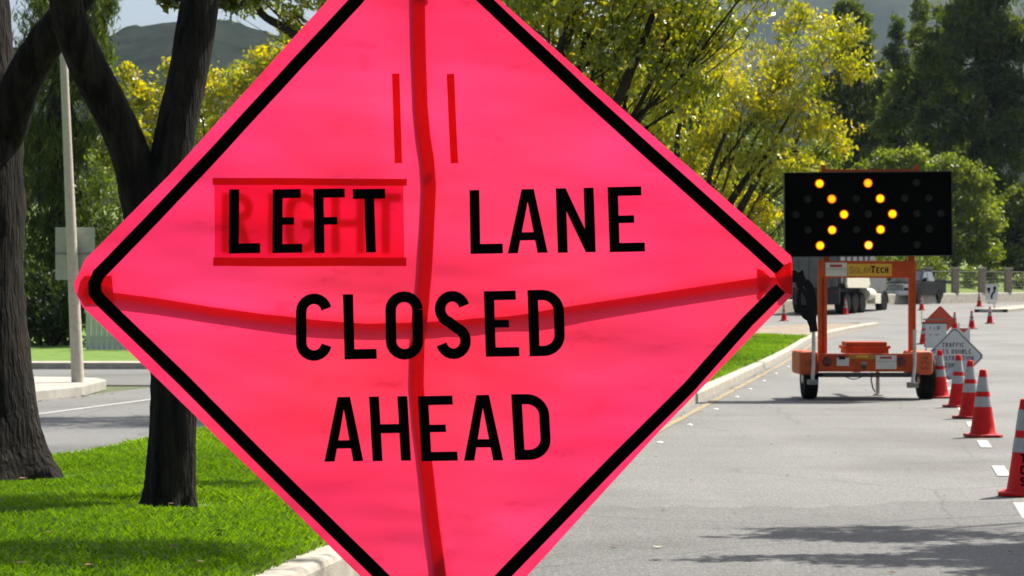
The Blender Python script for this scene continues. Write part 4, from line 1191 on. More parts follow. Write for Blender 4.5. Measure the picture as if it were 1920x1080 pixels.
for Ya, Yb in zip(pY[:-1], pY[1:]):
    a, b = wall_pt(Ya), wall_pt(Yb)
    d = (b - a); L = d.length; d.normalize()
    MB().tube([a + Vector((0, 0, 1.2)), b + Vector((0, 0, 1.2))], .03, 6).build('top_rail', 'wire', pf)
    mb = MB(); n = int(L / .16)
    for i in range(1, n):
        p0 = a + d * (L * i / n)
        mb.tube([p0, p0 + Vector((0, 0, 1.2))], .010, 3, False)
    for j in range(1, 7): mb.tube([a + Vector((0, 0, j * .17)), b + Vector((0, 0, j * .17))], .008, 3, False)
    mb.build('wire_panel', 'wire', pf, kind='stuff', fix=False)

# ------------------------------------------------------------------ pickup truck
def wheel(parent, x, y, r, w, rimm='chrome', dual=False):
    t_ = MB().lathe([(r * .58, -w / 2), (r * .85, -w / 2 * 1.02), (r * .96, -w / 2 * .9), (r, -w * .25), (r, w * .25), (r * .96, w / 2 * .9), (r * .85, w / 2 * 1.02), (r * .58, w / 2)], 24, (x, y, r), 'X').build('wheel', 'rubber', parent, smooth=True)
    sg = 1 if x > 0 else -1
    MB().lathe([(r * .57, sg * w * .40), (r * .5, sg * w * .30), (r * .25, sg * w * .34), (0.001, sg * w * .42)], 20, (x, y, r), 'X', False).build('rim', rimm, t_, smooth=True)
    return t_
gk = Vector(((1712 - 960) / F * 117.0, 117.0, 0)); gk.z = zr(117.0) + .006
axis = 30.0
pk = thing('pickup_truck', 'dark charcoal pickup truck facing the camera on the far road', 'pickup truck', gk, R(-axis))
# local frame: truck faces -Y, x to image right
def side(mb, pts, half, y0=None): 
    return mb.prism(pts, -half, half, 'YZ')
HW = 0.96
mb = MB()
side(mb, [(-2.72, .48), (-2.78, .85), (-2.74, 1.08), (-2.55, 1.14), (-1.25, 1.20), (2.78, 1.18), (2.80, .62), (2.6, .50)], HW)
mb.build('body', 'car_paint', pk, bevel=0.05)
mb = MB()
b0 = [(-1.35, 1.19), (-0.55, 1.80), (-0.35, 1.86), (0.75, 1.86), (0.98, 1.78), (1.08, 1.19)]
n = len(b0)
vs = [(-(HW - .03) + (z - 1.19) * .26, y, z) for y, z in b0] + [((HW - .03) - (z - 1.19) * .26, y, z) for y, z in b0]
mb.add(vs, [tuple(range(n)), tuple(reversed(range(n, 2 * n)))] + [(i, (i + 1) % n, (i + 1) % n + n, i + n) for i in range(n)])
cab = mb.build('cab', 'car_paint', pk, bevel=0.04)
def slope(u, w_, off=0.012):
    y = -1.35 + (.80) * u - off; z = 1.19 + .61 * u + off; x = (HW - .03 - (z - 1.19) * .26) * w_
    return x, y, z
q = [slope(.08, .92), slope(.94, .92)]
MB().add([(-q[0][0], q[0][1], q[0][2]), (q[0][0], q[0][1], q[0][2]), (q[1][0], q[1][1], q[1][2]), (-q[1][0], q[1][1], q[1][2])], [(0, 1, 2, 3)]).build('windscreen', 'glass', pk)
for s_ in (-1, 1):
    def sx__(z): return s_ * (HW - .03 - (z - 1.19) * .26 + .012)
    for yy in ([(-1.12, 1.25), (-.52, 1.74), (-.20, 1.76), (-.16, 1.25)], [(-.08, 1.25), (-.08, 1.76), (.72, 1.76), (.92, 1.25)]):
        MB().add([(sx__(z), y, z) for y, z in yy], [(0, 1, 2, 3)]).build('side_window', 'glass', pk)
    mb = MB(); mb.box(s_ * 1.02 - .10, s_ * 1.02 + .10, -1.0, -.88, 1.22, 1.42, .03); mb.build('mirror', 'car_paint', pk)
    mb = MB(); mb.box(s_ * .70 - .22, s_ * .70 + .22, -2.80, -2.66, .86, 1.06, .02); mb.build('headlight', 'lamp_glass', pk)
    wheel(pk, s_ * .84, -1.78, .39, .26); wheel(pk, s_ * .84, 1.72, .39, .26)
    for yc in (-1.78, 1.72):
        MB().lathe([(.40, 0), (.47, 0), (.47, .02), (.40, .02)], 24, (s_ * (HW + .004) - (.02 if s_ < 0 else 0), yc, .40), 'X', False).build('wheel_arch', 'rubber', pk)
mb = MB(); mb.box(-.46, .46, -2.81, -2.70, .74, 1.07, .02); gr = mb.build('grille', 'chrome', pk)
for i in range(3):
    mb = MB(); mb.box(-.42, .42, -2.822, -2.81, .78 + i * .095, .83 + i * .095); mb.build('grille_slot', 'black_plastic', gr)
mb = MB(); mb.box(-.95, .95, -2.92, -2.70, .46, .72, .04); bp_ = mb.build('bumper', 'chrome', pk)
mb = MB(); mb.box(-.2, .2, -2.935, -2.921, .50, .63); mb.build('number_plate', 'label_white', bp_)
mb = MB(); mb.box(-.8, .8, 1.15, 2.7, 1.181, 1.20); mb.build('bed', 'black_plastic', pk)
for s_ in (-1, 1):
    mb = MB(); mb.box(s_ * .9 - .06, s_ * .9 + .06, 1.10, 2.78, 1.18, 1.34, .03); mb.build('bed_rail', 'car_paint', pk)

# ------------------------------------------------------------------ dump truck (rear to the camera)
gd = Vector(((1531 - 960) / F * 100.0, 100.0, zr(100.0) + .006))
dt = thing('dump_truck', 'grey dump truck with cream panels seen from behind the trailer mast', 'truck', gd, R(-27))
def prof_box(m, name, pts, half, bev=0.03, x0=None): 
    mb = MB(); mb.prism(pts, -half if x0 is None else x0, half, 'YZ'); return mb.build(name, m, dt, bevel=bev)
prof_box('truck_grey', 'dump_body', [(-.1, 1.45), (-.35, 3.02), (4.3, 3.02), (4.5, 1.45)], 1.25)
for y_ in (0.6, 1.5, 2.4, 3.3, 4.1):
    mb = MB(); mb.box(1.252, 1.31, y_ - .05, y_ + .05, 1.5, 2.95); mb.box(-1.31, -1.252, y_ - .05, y_ + .05, 1.5, 2.95); mb.build('body_rib', 'truck_grey', dt)
prof_box('truck_black', 'cab_shield', [(4.1, 3.03), (5.4, 3.38), (5.4, 3.46), (4.0, 3.12)], 1.22)
prof_box('truck_grey', 'tailgate', [(-.36, 1.3), (-.52, 2.9), (-.42, 2.9), (-.24, 1.3)], 1.12, .01)
for x_ in (-.8, -.28, .28, .8):
    mb = MB(); mb.prism([(-.43, 1.35), (-.57, 2.85), (-.53, 2.85), (-.375, 1.35)], x_ - .05, x_ + .05, 'YZ'); mb.build('tailgate_rib', 'truck_grey', dt)
prof_box('truck_black', 'chassis', [(-.1, .85), (-.1, 1.25), (7.6, 1.2), (7.6, .8)], .45, .02)
mb = MB(); mb.box(-1.15, 1.15, -.12, 0.0, .45, 1.28); mb.build('mud_flap', 'truck_black', dt)
for s_ in (-1, 1):
    mb = MB(); mb.box(s_ * .95 - .09, s_ * .95 + .09, -.16, -.12, 1.0, 1.12); mb.build('tail_light', 'tail_red', dt)
    mb = MB(); mb.prism([(.3, 1.42), (.45, 1.24), (3.4, 1.24), (3.9, 1.42), (3.6, 2.05), (.4, 2.05)], s_ * 1.33 - .06, s_ * 1.33 + .06, 'YZ'); mb.build('side_panel', 'cream', dt, bevel=.02)
    for y_ in (.75, 1.95, 3.1): wheel(dt, s_ * 1.02, y_, .53, .5, 'chrome')
    wheel(dt, s_ * 1.04, 6.75, .53, .34, 'chrome')
    mb = MB(); mb.lathe([(.30, 0), (.31, .02), (.31, 1.0), (.30, 1.02)], 18, (s_ * 1.02, 4.05, .95), 'Y'); mb.build('fuel_tank', 'cream', dt, smooth=True)
    fen = [(6.75 + .66 * math.cos(R(a)), .53 + .66 * math.sin(R(a))) for a in range(0, 181, 20)]; fen += [(6.75 + .58 * math.cos(R(a)), .53 + .58 * math.sin(R(a))) for a in range(180, -1, -20)]
    mb = MB(); mb.prism(fen, s_ * 1.03 - .2, s_ * 1.03 + .2, 'YZ'); mb.build('front_fender', 'truck_black', dt)
    mb = MB(); mb.box(s_ * 1.42 - .09, s_ * 1.42 + .09, 5.55, 5.65, 1.9, 2.5, .02); mb.build('mirror', 'lamp_glass', dt)
    MB().tube([(s_ * .98, 4.72, 1.0), (s_ * .98, 4.72, 3.3)], .07, 10).build('exhaust', 'chrome', dt)
prof_box('truck_grey', 'cab', [(4.9, 1.1), (4.9, 2.85), (5.2, 2.95), (6.0, 2.9), (6.35, 1.95), (7.75, 1.75), (7.85, 1.0), (4.9, 1.0)], .98)
for s_ in (-1, 1):
    MB().add([(s_ * .986, 5.15, 2.05), (s_ * .986, 5.15, 2.7), (s_ * .986, 5.95, 2.68), (s_ * .986, 6.2, 2.05)], [(0, 1, 2, 3)]).build('side_window', 'glass', dt)
mb = MB(); mb.box(-.7, .7, 4.884, 4.897, 2.15, 2.7); mb.build('rear_window', 'glass', dt)
mb = MB(); mb.box(.86, 1.3, 4.95, 5.9, .5, 1.0, .02); mb.build('step_box', 'cream', dt)
for x_ in (-.5, 0, .5):
    mb = MB(); mb.box(x_ - .07, x_ + .07, 5.2, 5.34, 3.47, 3.55, .02); mb.build('marker_light', 'lamp_glass', dt)

# ------------------------------------------------------------------ trees
def px_path(mb, base, pts, Y, n=14, wob=0.05, seed=1, lobes=None):
    """limb from (px, py, radius_px, depth) rows"""
    rnd = random.Random(seed)
    P3, rr = [], []
    for (px, py, r_, dy) in pts:
        P3.append(P(px, py, Y + dy) - base); rr.append(r_ / F * (Y + dy))
    D, RD = [], []
    m_ = 5
    for i in range(len(P3) - 1):
        for k_ in range(m_):
            u = k_ / m_
            p0 = P3[max(i - 1, 0)]; p1 = P3[i]; p2 = P3[i + 1]; p3 = P3[min(i + 2, len(P3) - 1)]
            c = 0.5 * ((2 * p1) + (p2 - p0) * u + (2 * p0 - 5 * p1 + 4 * p2 - p3) * u * u + (3 * p1 - p0 - 3 * p2 + p3) * u ** 3)
            D.append(c); RD.append(rr[i] + (rr[i + 1] - rr[i]) * u)
    D.append(P3[-1]); RD.append(rr[-1])
    mb.tube(D, RD, n, True, wob, rnd, lobes)

def limbs(rows, Y, seed):
    def fn(mb, base):
        for k_, r in enumerate(rows): px_path(mb, base, [(a, b, c, d) for a, b, c, d in r], Y, 9, .06, seed + k_)
    return fn
# near tree with the forked trunk
def treeB():
    Y = 12.8; base = Vector(((317 - 960) / F * Y, Y, 0.17))
    t = thing('street_tree', 'dark forked tree trunk in the lawn just left of the pink sign', 'tree', base, 0, 'trees on the median')
    mb = MB()
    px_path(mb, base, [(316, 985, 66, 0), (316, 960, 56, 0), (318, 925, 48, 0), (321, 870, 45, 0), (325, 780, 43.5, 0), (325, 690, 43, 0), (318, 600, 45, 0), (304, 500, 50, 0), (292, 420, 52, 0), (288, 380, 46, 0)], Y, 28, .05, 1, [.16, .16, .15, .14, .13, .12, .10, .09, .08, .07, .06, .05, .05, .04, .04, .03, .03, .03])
    px_path(mb, base, [(283, 470, 40, 0), (268, 380, 42, 0), (248, 300, 38, -.05), (215, 220, 36, -.1), (168, 130, 36, -.2), (135, 50, 33, -.3), (115, -40, 30, -.4), (90, -180, 26, -.5), (60, -400, 18, -.6), (0, -700, 8, -.8)], Y, 14, .05, 2)
    px_path(mb, base, [(300, 470, 40, 0), (302, 390, 42, 0), (316, 310, 38, 0), (335, 220, 38, .05), (356, 120, 37, .1), (372, 20, 37, .15), (388, -80, 34, .2), (400, -250, 28, .2), (440, -500, 18, .3), (520, -800, 8, .4)], Y, 14, .05, 3)
    rnd = random.Random(5)
    W = [((-4.6, 12.2, 6.6), (1.6, 1.6, 1.0), 2200), ((-3.0, 14.6, 7.4), (1.9, 1.7, 1.1), 2600), ((-1.6, 13.0, 6.3), (1.3, 1.3, .9), 1800), ((-2.6, 12.0, 8.2), (1.8, 1.6, 1.0), 2200), ((-3.4, 13.6, 5.2), (.9, .9, .5), 700), ((-0.9, 14.6, 7.2), (1.0, 1.2, .8), 1200), ((0.4, 15.6, 6.7), (1.1, .45, .3), 1300), ((1.5, 13.2, 6.6), (1.3, .6, .4), 2000), ((0.3, 12.6, 6.8), (1.0, .6, .4), 1500), ((1.7, 16.9, 6.9), (.8, .3, .3), 600)]
    gs = [(Vector(c) - base, r, n) for c, r, n in W]
    gs += [(P(318, 2, 14.2) - base, (.10, .14, .07), 60), (P(440, 8, 14.4) - base, (.16, .18, .07), 90), (P(500, -20, 14.4) - base, (.3, .25, .12), 150)]
    crown, subs = leaf_mesh('crown', 'leaf_green', t, gs, 21, .09, .45, .35, 22, .3, .4)
    fk = P(385, -80, 13.6) - base; f2 = P(115, -60, 13.0) - base
    for (c, r, n), sc in zip(gs, subs):
        a = fk if c.x > f2.x * .6 + fk.x * .4 else f2
        mb.tube(curve_pts(a, c, rnd, 7, .05, .06), [.09, .075, .06, .05, .04, .03, .02], 7)
        for q in sc[:6]: mb.tube(curve_pts(c, q, rnd, 4, .05, .06), [.02, .014, .01, .005], 5)
    mb.build('trunk', 'bark', t, smooth=True)
treeB()
def treeA():
    Y = 15.0; base = Vector(((-6 - 960) / F * Y, Y, 0.16))
    t = thing('street_tree', 'thick dark tree trunk at the left edge of the picture', 'tree', base, 0, 'trees on the median')
    mb = MB()
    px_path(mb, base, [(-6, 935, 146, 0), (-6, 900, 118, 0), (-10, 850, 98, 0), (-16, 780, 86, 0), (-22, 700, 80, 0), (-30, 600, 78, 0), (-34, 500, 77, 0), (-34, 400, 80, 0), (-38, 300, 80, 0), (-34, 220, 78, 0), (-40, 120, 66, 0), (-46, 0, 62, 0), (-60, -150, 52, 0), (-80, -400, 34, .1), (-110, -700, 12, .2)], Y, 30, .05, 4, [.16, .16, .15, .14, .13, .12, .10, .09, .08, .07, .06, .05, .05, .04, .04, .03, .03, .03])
    px_path(mb, base, [(-20, 300, 40, 0), (14, 232, 40, -.1), (44, 150, 36, -.2), (84, 82, 34, -.3), (130, 18, 30, -.4), (180, -50, 26, -.5), (260, -180, 18, -.6), (320, -330, 8, -.8)], Y, 12, .05, 6)
    rnd = random.Random(6)
    W = [((-5.6, 15.2, 7.2), (1.8, 1.7, 1.1), 2400), ((-3.4, 15.6, 7.6), (1.5, 1.4, 1.0), 1900), ((-4.4, 16.6, 8.8), (2.2, 2.0, 1.2), 2600), ((-2.4, 14.8, 6.4), (1.0, 1.0, .7), 900)]
    gs = [(Vector(c) - base, r, n) for c, r, n in W]
    crown, subs = leaf_mesh('crown', 'leaf_green', t, gs, 22, .09, .45, .35, 22, .3, .4)
    f1 = P(-60, -150, 15.8) - base; f2 = P(250, -170, 15.2) - base
    for (c, r, n), sc in zip(gs, subs):
        a = f2 if c.x > 1.0 else f1
        mb.tube(curve_pts(a, c, rnd, 7, .05, .06), [.12, .10, .08, .06, .05, .035, .02], 7)
        for q in sc[:6]: mb.tube(curve_pts(c, q, rnd, 4, .05, .06), [.02, .014, .01, .005], 5)
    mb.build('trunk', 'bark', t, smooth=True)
treeA()

def X_med(Y): return XB(Y) - 4.9
# median tree right behind the sign
tree('green and yellow leafed tree whose crown fills the top centre behind the sign', (X_med(28), 28, .15), (X_med(28) + .15, 28, 2.6), .17,
     [(1010, -60, 28, 210, 120), (1190, 30, 28, 150, 95), (1330, 40, 27.6, 120, 80), (1110, 150, 28, 110, 95), (1230, 170, 28.6, 105, 80), (800, -90, 28, 220, 90), (590, -25, 28, 110, 55), (455, -10, 28.3, 90, 42),
      (1410, -30, 27.2, 110, 55), (1290, -130, 27, 230, 100), (1040, 60, 28.6, 100, 80), (700, -200, 28, 260, 110), (1050, -240, 28, 300, 120), (560, -150, 28, 160, 80), (1180, 290, 28.4, 60, 55), (545, 40, 28.4, 40, 45), (1130, 70, 27.0, 95, 75), (1255, 105, 27.2, 95, 70), (1310, 170, 27.4, 80, 55), (1080, 0, 27, 120, 70), (1210, -20, 26.8, 130, 70)],
     'leaf_yg', 31, .095, 330, 'trees on the median', droop=.5, aspect=.42, sub=30, spread=.26, shell=.5, name='street_tree', twigs=7, sag=.10, extra_trunk=limbs([[(985, 420, 17, 0), (1020, 240, 14, -.3), (1046, 120, 12.5, -.6), (1068, 50, 11, -.8), (1092, -10, 9, -1), (1110, -90, 5, -1.1)], [(990, 420, 15, 0), (1095, 300, 12, -.3), (1155, 195, 10, -.7), (1183, 130, 9, -.9), (1212, 60, 7, -1), (1250, -40, 3, -1.1)], [(980, 420, 13, 0), (760, 250, 12, .2), (610, 120, 10, .2), (545, 60, 9, .2), (490, 25, 7, .2), (470, -30, 4, .2)], [(1000, 380, 12, 0), (1060, 230, 10, -.4), (1090, 110, 8, -.8), (1100, 60, 6, -.9)]], 28, 81))
# yellow tree
tree('yellow-green autumn tree with slender spreading limbs behind the arrow board', (X_med(47), 47, .2), P(1300, 540, 47), .17,
     [(1180, 330, 47, 85, 80), (1300, 265, 47, 100, 95), (1400, 190, 46.5, 105, 85), (1490, 120, 47, 95, 70), (1575, 70, 47.5, 60, 50), (1600, 130, 47, 42, 42), (1520, 215, 46.5, 85, 60), (1570, 260, 47, 48, 50), (1450, 300, 46, 95, 60),
      (1350, 370, 47, 90, 60), (1240, 420, 47.5, 75, 60), (1420, 400, 47, 60, 40), (1200, 200, 48, 90, 80), (1320, 120, 48.5, 110, 80), (1560, 360, 47, 45, 35), (1500, 40, 48, 60, 40), (1130, 260, 48, 70, 70)],
     'leaf_yellow', 32, .105, 250, 'trees on the median', droop=.5, aspect=.45, sub=24, spread=.27, shell=.5, name='street_tree', twigs=9, sag=.16, extra_trunk=limbs([[(1296, 545, 12, 0), (1335, 440, 9, -.3), (1395, 340, 6, -.6), (1442, 285, 4.5, -.6), (1478, 220, 2.6, -.5), (1520, 150, 1.0, -.3)], [(1300, 540, 11, 0), (1372, 420, 8, -.5), (1412, 350, 6, -.9), (1440, 310, 4, -1), (1500, 280, 2.5, -1.1)], [(1290, 540, 11, 0), (1285, 400, 8, -.5), (1270, 300, 6, -.8), (1275, 230, 4, -.9), (1310, 150, 2.5, -1)], [(1300, 545, 10, 0), (1330, 400, 7, -.6), (1330, 330, 5, -.9), (1360, 250, 3, -1)]], 47, 91))
tree('olive green tree low behind the yellow tree and pink sign edge', (X_med(66), 66, .3), P(1400, 470, 66), .16,
     [(1330, 400, 66, 90, 60), (1420, 360, 66, 80, 60), (1430, 430, 66, 60, 40), (1500, 380, 67, 60, 50), (1270, 330, 66, 80, 70), (1540, 300, 68, 60, 50), (1390, 280, 67, 90, 60)],
     'leaf_fresh', 33, .15, 80, 'trees on the median', droop=.4, sub=26, spread=.3, name='street_tree', twigs=6)
# off to the right, shading the near road
tree('leafy street tree beside the right kerb', (8.6, 16.2, .14), (8.0, 16.0, 3.0), .15, None, 'leaf_green', 34, .10, 1, None, droop=.4, sub=16, spread=.22, shell=.4, name='street_tree', twigs=8,
     world_groups=[((4.7, 14.0, 5.0), (1.5, .34, .22), 1000), ((5.0, 15.3, 5.2), (1.5, .6, .3), 2600), ((6.2, 14.6, 5.4), (1.6, 1.0, .4), 6000), ((7.4, 15.4, 5.9), (1.7, 1.2, .6), 2200), ((8.8, 16.2, 6.8), (1.9, 1.6, .8), 2400), ((6.6, 13.4, 5.2), (1.7, .7, .35), 4200), ((7.8, 13.6, 5.6), (1.6, 1.0, .5), 5000), ((5.9, 13.9, 5.1), (1.6, .55, .3), 3200), ((6.8, 15.0, 5.5), (1.6, .9, .4), 5000), ((6.6, 12.9, 5.2), (1.7, .5, .3), 3600), ((7.6, 12.2, 5.3), (1.5, .6, .3), 3200), ((7.0, 14.1, 5.5), (1.5, 1.7, .35), 8000), ((6.6, 11.8, 5.2), (1.8, .6, .3), 4500), ((6.0, 14.5, 5.2), (1.3, .5, .3), 4500), ((6.0, 13.3, 5.2), (1.3, .5, .3), 4500)])

# left: yellow tree, pine, green trees, dark hedge
tree('bright yellow autumn tree under the hill at upper left', (P(400, 640, 66).x, 66, zr(66) + .1), P(390, 430, 66), .2,
     [(290, 190, 66, 60, 55), (370, 170, 66, 75, 55), (445, 150, 66, 70, 50), (310, 270, 65.5, 75, 65), (410, 250, 66, 85, 75), (255, 180, 66, 35, 40), (480, 200, 66, 70, 70), (340, 360, 65.5, 80, 55), (430, 350, 66, 80, 70), (330, 130, 66.5, 30, 30), (520, 110, 66.5, 60, 50), (260, 260, 65, 50, 50), (225, 300, 65, 45, 50), (240, 140, 66, 30, 30), (290, 330, 65, 60, 45)],
     'leaf_yellow', 41, .15, 110, None, droop=.3, sub=26, spread=.3, name='yellow_tree', twigs=7)
tree('mid green tree between the forked trunk and the lamp pole', (P(230, 650, 61).x, 61, zr(61) + .1), P(235, 500, 61), .16,
     [(235, 390, 61, 60, 60), (290, 340, 61, 50, 55), (210, 460, 61, 55, 55), (255, 520, 61, 60, 60), (185, 330, 61.5, 45, 55), (320, 440, 61.5, 60, 60)],
     'leaf_fresh', 42, .13, 120, None, droop=.4, sub=24, spread=.3, name='green_tree', twigs=5, tonebias=-.05)
tree('dark drooping pine behind the lamp pole at left', (P(105, 645, 64).x, 64, zr(64) + .1), P(110, 60, 64), .26,
     [(110, 20, 64, 90, 70), (185, 40, 64, 30, 80), (195, 110, 64, 24, 50), (70, 110, 64, 60, 70), (130, 170, 64, 75, 70), (80, 260, 64, 80, 75), (165, 270, 64, 55, 60), (110, 350, 64, 85, 70), (70, 430, 64, 80, 60), (160, 420, 63.5, 55, 65), (100, 500, 64, 90, 50), (40, 320, 64.5, 50, 90), (190, 200, 64, 30, 60), (205, 0, 64, 22, 40)],
     'needle', 43, .30, 170, None, droop=.9, aspect=.14, sub=40, spread=.3, shell=.35, name='pine_tree', twigs=7)
def shrub(label, groups, leaf, seed, size, dens, name='shrub', **kw):
    px, py, Y, rx, ry = groups[0]
    base = Vector(((px - 960) / F * Y, Y, zr(Y) + .05))
    t = thing(name, label, 'shrub', base)
    gs = []
    for (px, py, Y, rx, ry) in groups:
        ax, az = rx / F * Y, ry / F * Y
        gs.append((P(px, py, Y) - base, (ax, max(ax, az) * .8, az), max(80, int(dens * ax * az * 10))))
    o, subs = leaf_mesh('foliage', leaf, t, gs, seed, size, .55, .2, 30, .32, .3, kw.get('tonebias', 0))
    mb = MB(); rnd = random.Random(seed)
    for (c, r, n), sc in zip(gs, subs):
        for q in sc[:6]: mb.tube(curve_pts((c.x * .6, c.y, -.1), q, rnd, 5, 0, .05), [.04, .03, .025, .015, .008], 5)
    mb.build('stem', 'bark_dark', t)
    return t
shrub('tall hedge under the pine behind the lamp pole, shade painted into its leaf tone', [(100, 600, 61, 80, 62), (60, 570, 61.5, 60, 80), (140, 580, 61, 45, 70), (100, 540, 62, 80, 50)], 'needle', 44, .14, 260, tonebias=-.45, name='hedge')  # leaf tone lowered to stand in for the shade under the trees
shrub('green shrub behind the board fence', [(300, 580, 62, 90, 60), (240, 560, 62.5, 60, 60), (380, 570, 63, 80, 60)], 'leaf_dark', 45, .14, 60, name='hedge')

# right: dark pines, light green trees, shrubs behind the pillar fence
def bp(px, Y): return (P(px, 0, Y).x, Y, zr(Y) + 1.6)
tree('tall dark pine filling the upper right corner', bp(1860, 150), P(1858, 40, 150), .4,
     [(1850, 40, 150, 90, 80), (1790, 120, 150, 80, 70), (1895, 130, 150, 80, 80), (1840, 210, 150, 90, 70), (1760, 230, 150, 60, 60), (1900, 260, 149, 80, 70), (1850, 320, 149, 90, 60), (1930, 40, 150, 70, 90), (1910, 370, 149, 70, 60), (1820, 0, 151, 70, 50), (1870, -90, 151, 80, 70), (1950, 200, 150, 70, 100)],
     'needle', 51, .48, 60, 'dark trees at upper right', droop=.3, aspect=.26, sub=22, spread=.24, shell=.62, name='pine_tree', twigs=5, bark='bark_dark', tonebias=-.02)
tree('dark broad evergreen left of the tall corner pine', bp(1740, 158), P(1738, 110, 158), .35,
     [(1740, 150, 158, 70, 55), (1700, 210, 158, 70, 55), (1770, 160, 158, 60, 60), (1690, 300, 157, 75, 60), (1760, 300, 157, 75, 60), (1735, 85, 158, 35, 50), (1790, 60, 158, 50, 60), (1720, 380, 157, 90, 60), (1800, 380, 157, 80, 60)],
     'leaf_dark', 52, .40, 60, 'dark trees at upper right', droop=.2, aspect=.4, sub=22, spread=.24, shell=.62, name='evergreen_tree', twigs=5)
tree('slim dark pine top against the hazy hill', bp(1682, 172), P(1682, 60, 172), .25,
     [(1682, 55, 172, 18, 28), (1680, 100, 172, 28, 30), (1684, 150, 172, 38, 40), (1676, 220, 172, 45, 50), (1728, 20, 174, 20, 35), (1730, 75, 174, 26, 35)],
     'needle', 53, .42, 75, 'dark trees at upper right', droop=.3, aspect=.26, sub=34, name='pine_tree', twigs=5)
tree('round dark evergreen above the yellow tree at right', bp(1610, 165), P(1608, 90, 165), .3,
     [(1590, 25, 165, 40, 32), (1622, 60, 165, 28, 36), (1600, 100, 165, 45, 40), (1630, 150, 165, 45, 45), (1600, 210, 165, 55, 55), (1640, 240, 164, 55, 55), (1580, 300, 164, 60, 55), (1560, 180, 165, 50, 60), (1650, 320, 163, 60, 50), (1500, 330, 164, 60, 60)],
     'leaf_dark', 54, .38, 60, 'dark trees at upper right', droop=.2, aspect=.42, sub=22, spread=.24, shell=.62, name='evergreen_tree', twigs=5)
tree('pale green tree directly behind the arrow board', bp(1790, 133), P(1785, 420, 133), .2,
     [(1775, 320, 133, 45, 40), (1830, 350, 133, 45, 50), (1800, 400, 132.5, 60, 50), (1850, 420, 133, 40, 50), (1760, 440, 132, 60, 45), (1830, 470, 132, 55, 35)],
     'leaf_fresh', 55, .28, 70, None, droop=.3, aspect=.5, sub=30, name='green_tree', twigs=6, tonebias=.12)
tree('yellowish green tree over the top edge of the arrow board', bp(1680, 131), P(1680, 420, 131), .2,
     [(1660, 310, 131, 45, 32), (1710, 300, 131, 45, 32), (1690, 360, 131, 70, 45), (1620, 350, 131, 50, 45), (1650, 430, 131, 70, 45)],
     'leaf_fresh', 56, .28, 70, None, droop=.3, aspect=.5, sub=30, name='green_tree', twigs=6, tonebias=.15)
tree('dark green tree at right edge above the pillar fence', bp(1905, 140), P(1905, 440, 140), .25,
     [(1890, 400, 140, 55, 50), (1930, 430, 140, 60, 60), (1870, 470, 139, 60, 45), (1920, 490, 139, 50, 35), (1960, 380, 140, 60, 70)],
     'leaf_dark', 57, .34, 70, 'dark trees at upper right', droop=.2, aspect=.45, sub=22, spread=.24, shell=.62, name='evergreen_tree', twigs=5)
belt_src = [o for o in COL.objects if o.type == 'EMPTY' and o.get('label', '').startswith(('dark broad evergreen', 'pale green tree directly', 'round dark evergreen'))]
for i, (px, Y, sc_) in enumerate([(520, 118, .75), (640, 128, .9), (760, 122, .8), (870, 132, 1.0), (980, 126, .85), (1080, 138, 1.0), (1180, 130, .8), (1270, 142, .95), (1000, 150, 1.1), (700, 146, 1.1)]):
    c = copy_tree(belt_src[i % len(belt_src)], (P(px, 0, Y).x, Y, zr(Y) + .3), i * 1.3)
    c.scale = (sc_, sc_, sc_)
    c['label'] = 'tree of the far belt hidden behind the pink sign'; c['group'] = 'tree belt behind the pink sign'
for i, (lab, gr_, lf) in enumerate([
    ('rounded bright shrub between the first two fence pillars right of the pickup', [(1818, 525, 127, 22, 28)], 'leaf_fresh'),
    ('shrub between the last pillar and the right frame edge', [(1912, 528, 131, 25, 26), (1950, 520, 131, 30, 30)], 'leaf_fresh'),
    ('dark shrub behind the pillar left of the arrow sign', [(1858, 520, 131, 30, 32)], 'leaf_dark'),
    ('dark shrub mass behind the pickup truck', [(1745, 505, 128, 50, 40), (1780, 480, 131, 40, 40), (1700, 500, 127, 50, 40)], 'leaf_dark'),
    ('green shrub mass behind the dump truck', [(1600, 500, 124, 50, 40), (1640, 480, 126, 50, 40), (1560, 470, 125, 50, 40)], 'leaf_fresh'),
    ('shrub behind the right corner of the pink sign', [(1500, 470, 122, 50, 26), (1440, 450, 122, 60, 40)], 'leaf_fresh')]):
    shrub(lab, gr_, lf, 70 + i, .2, 60)

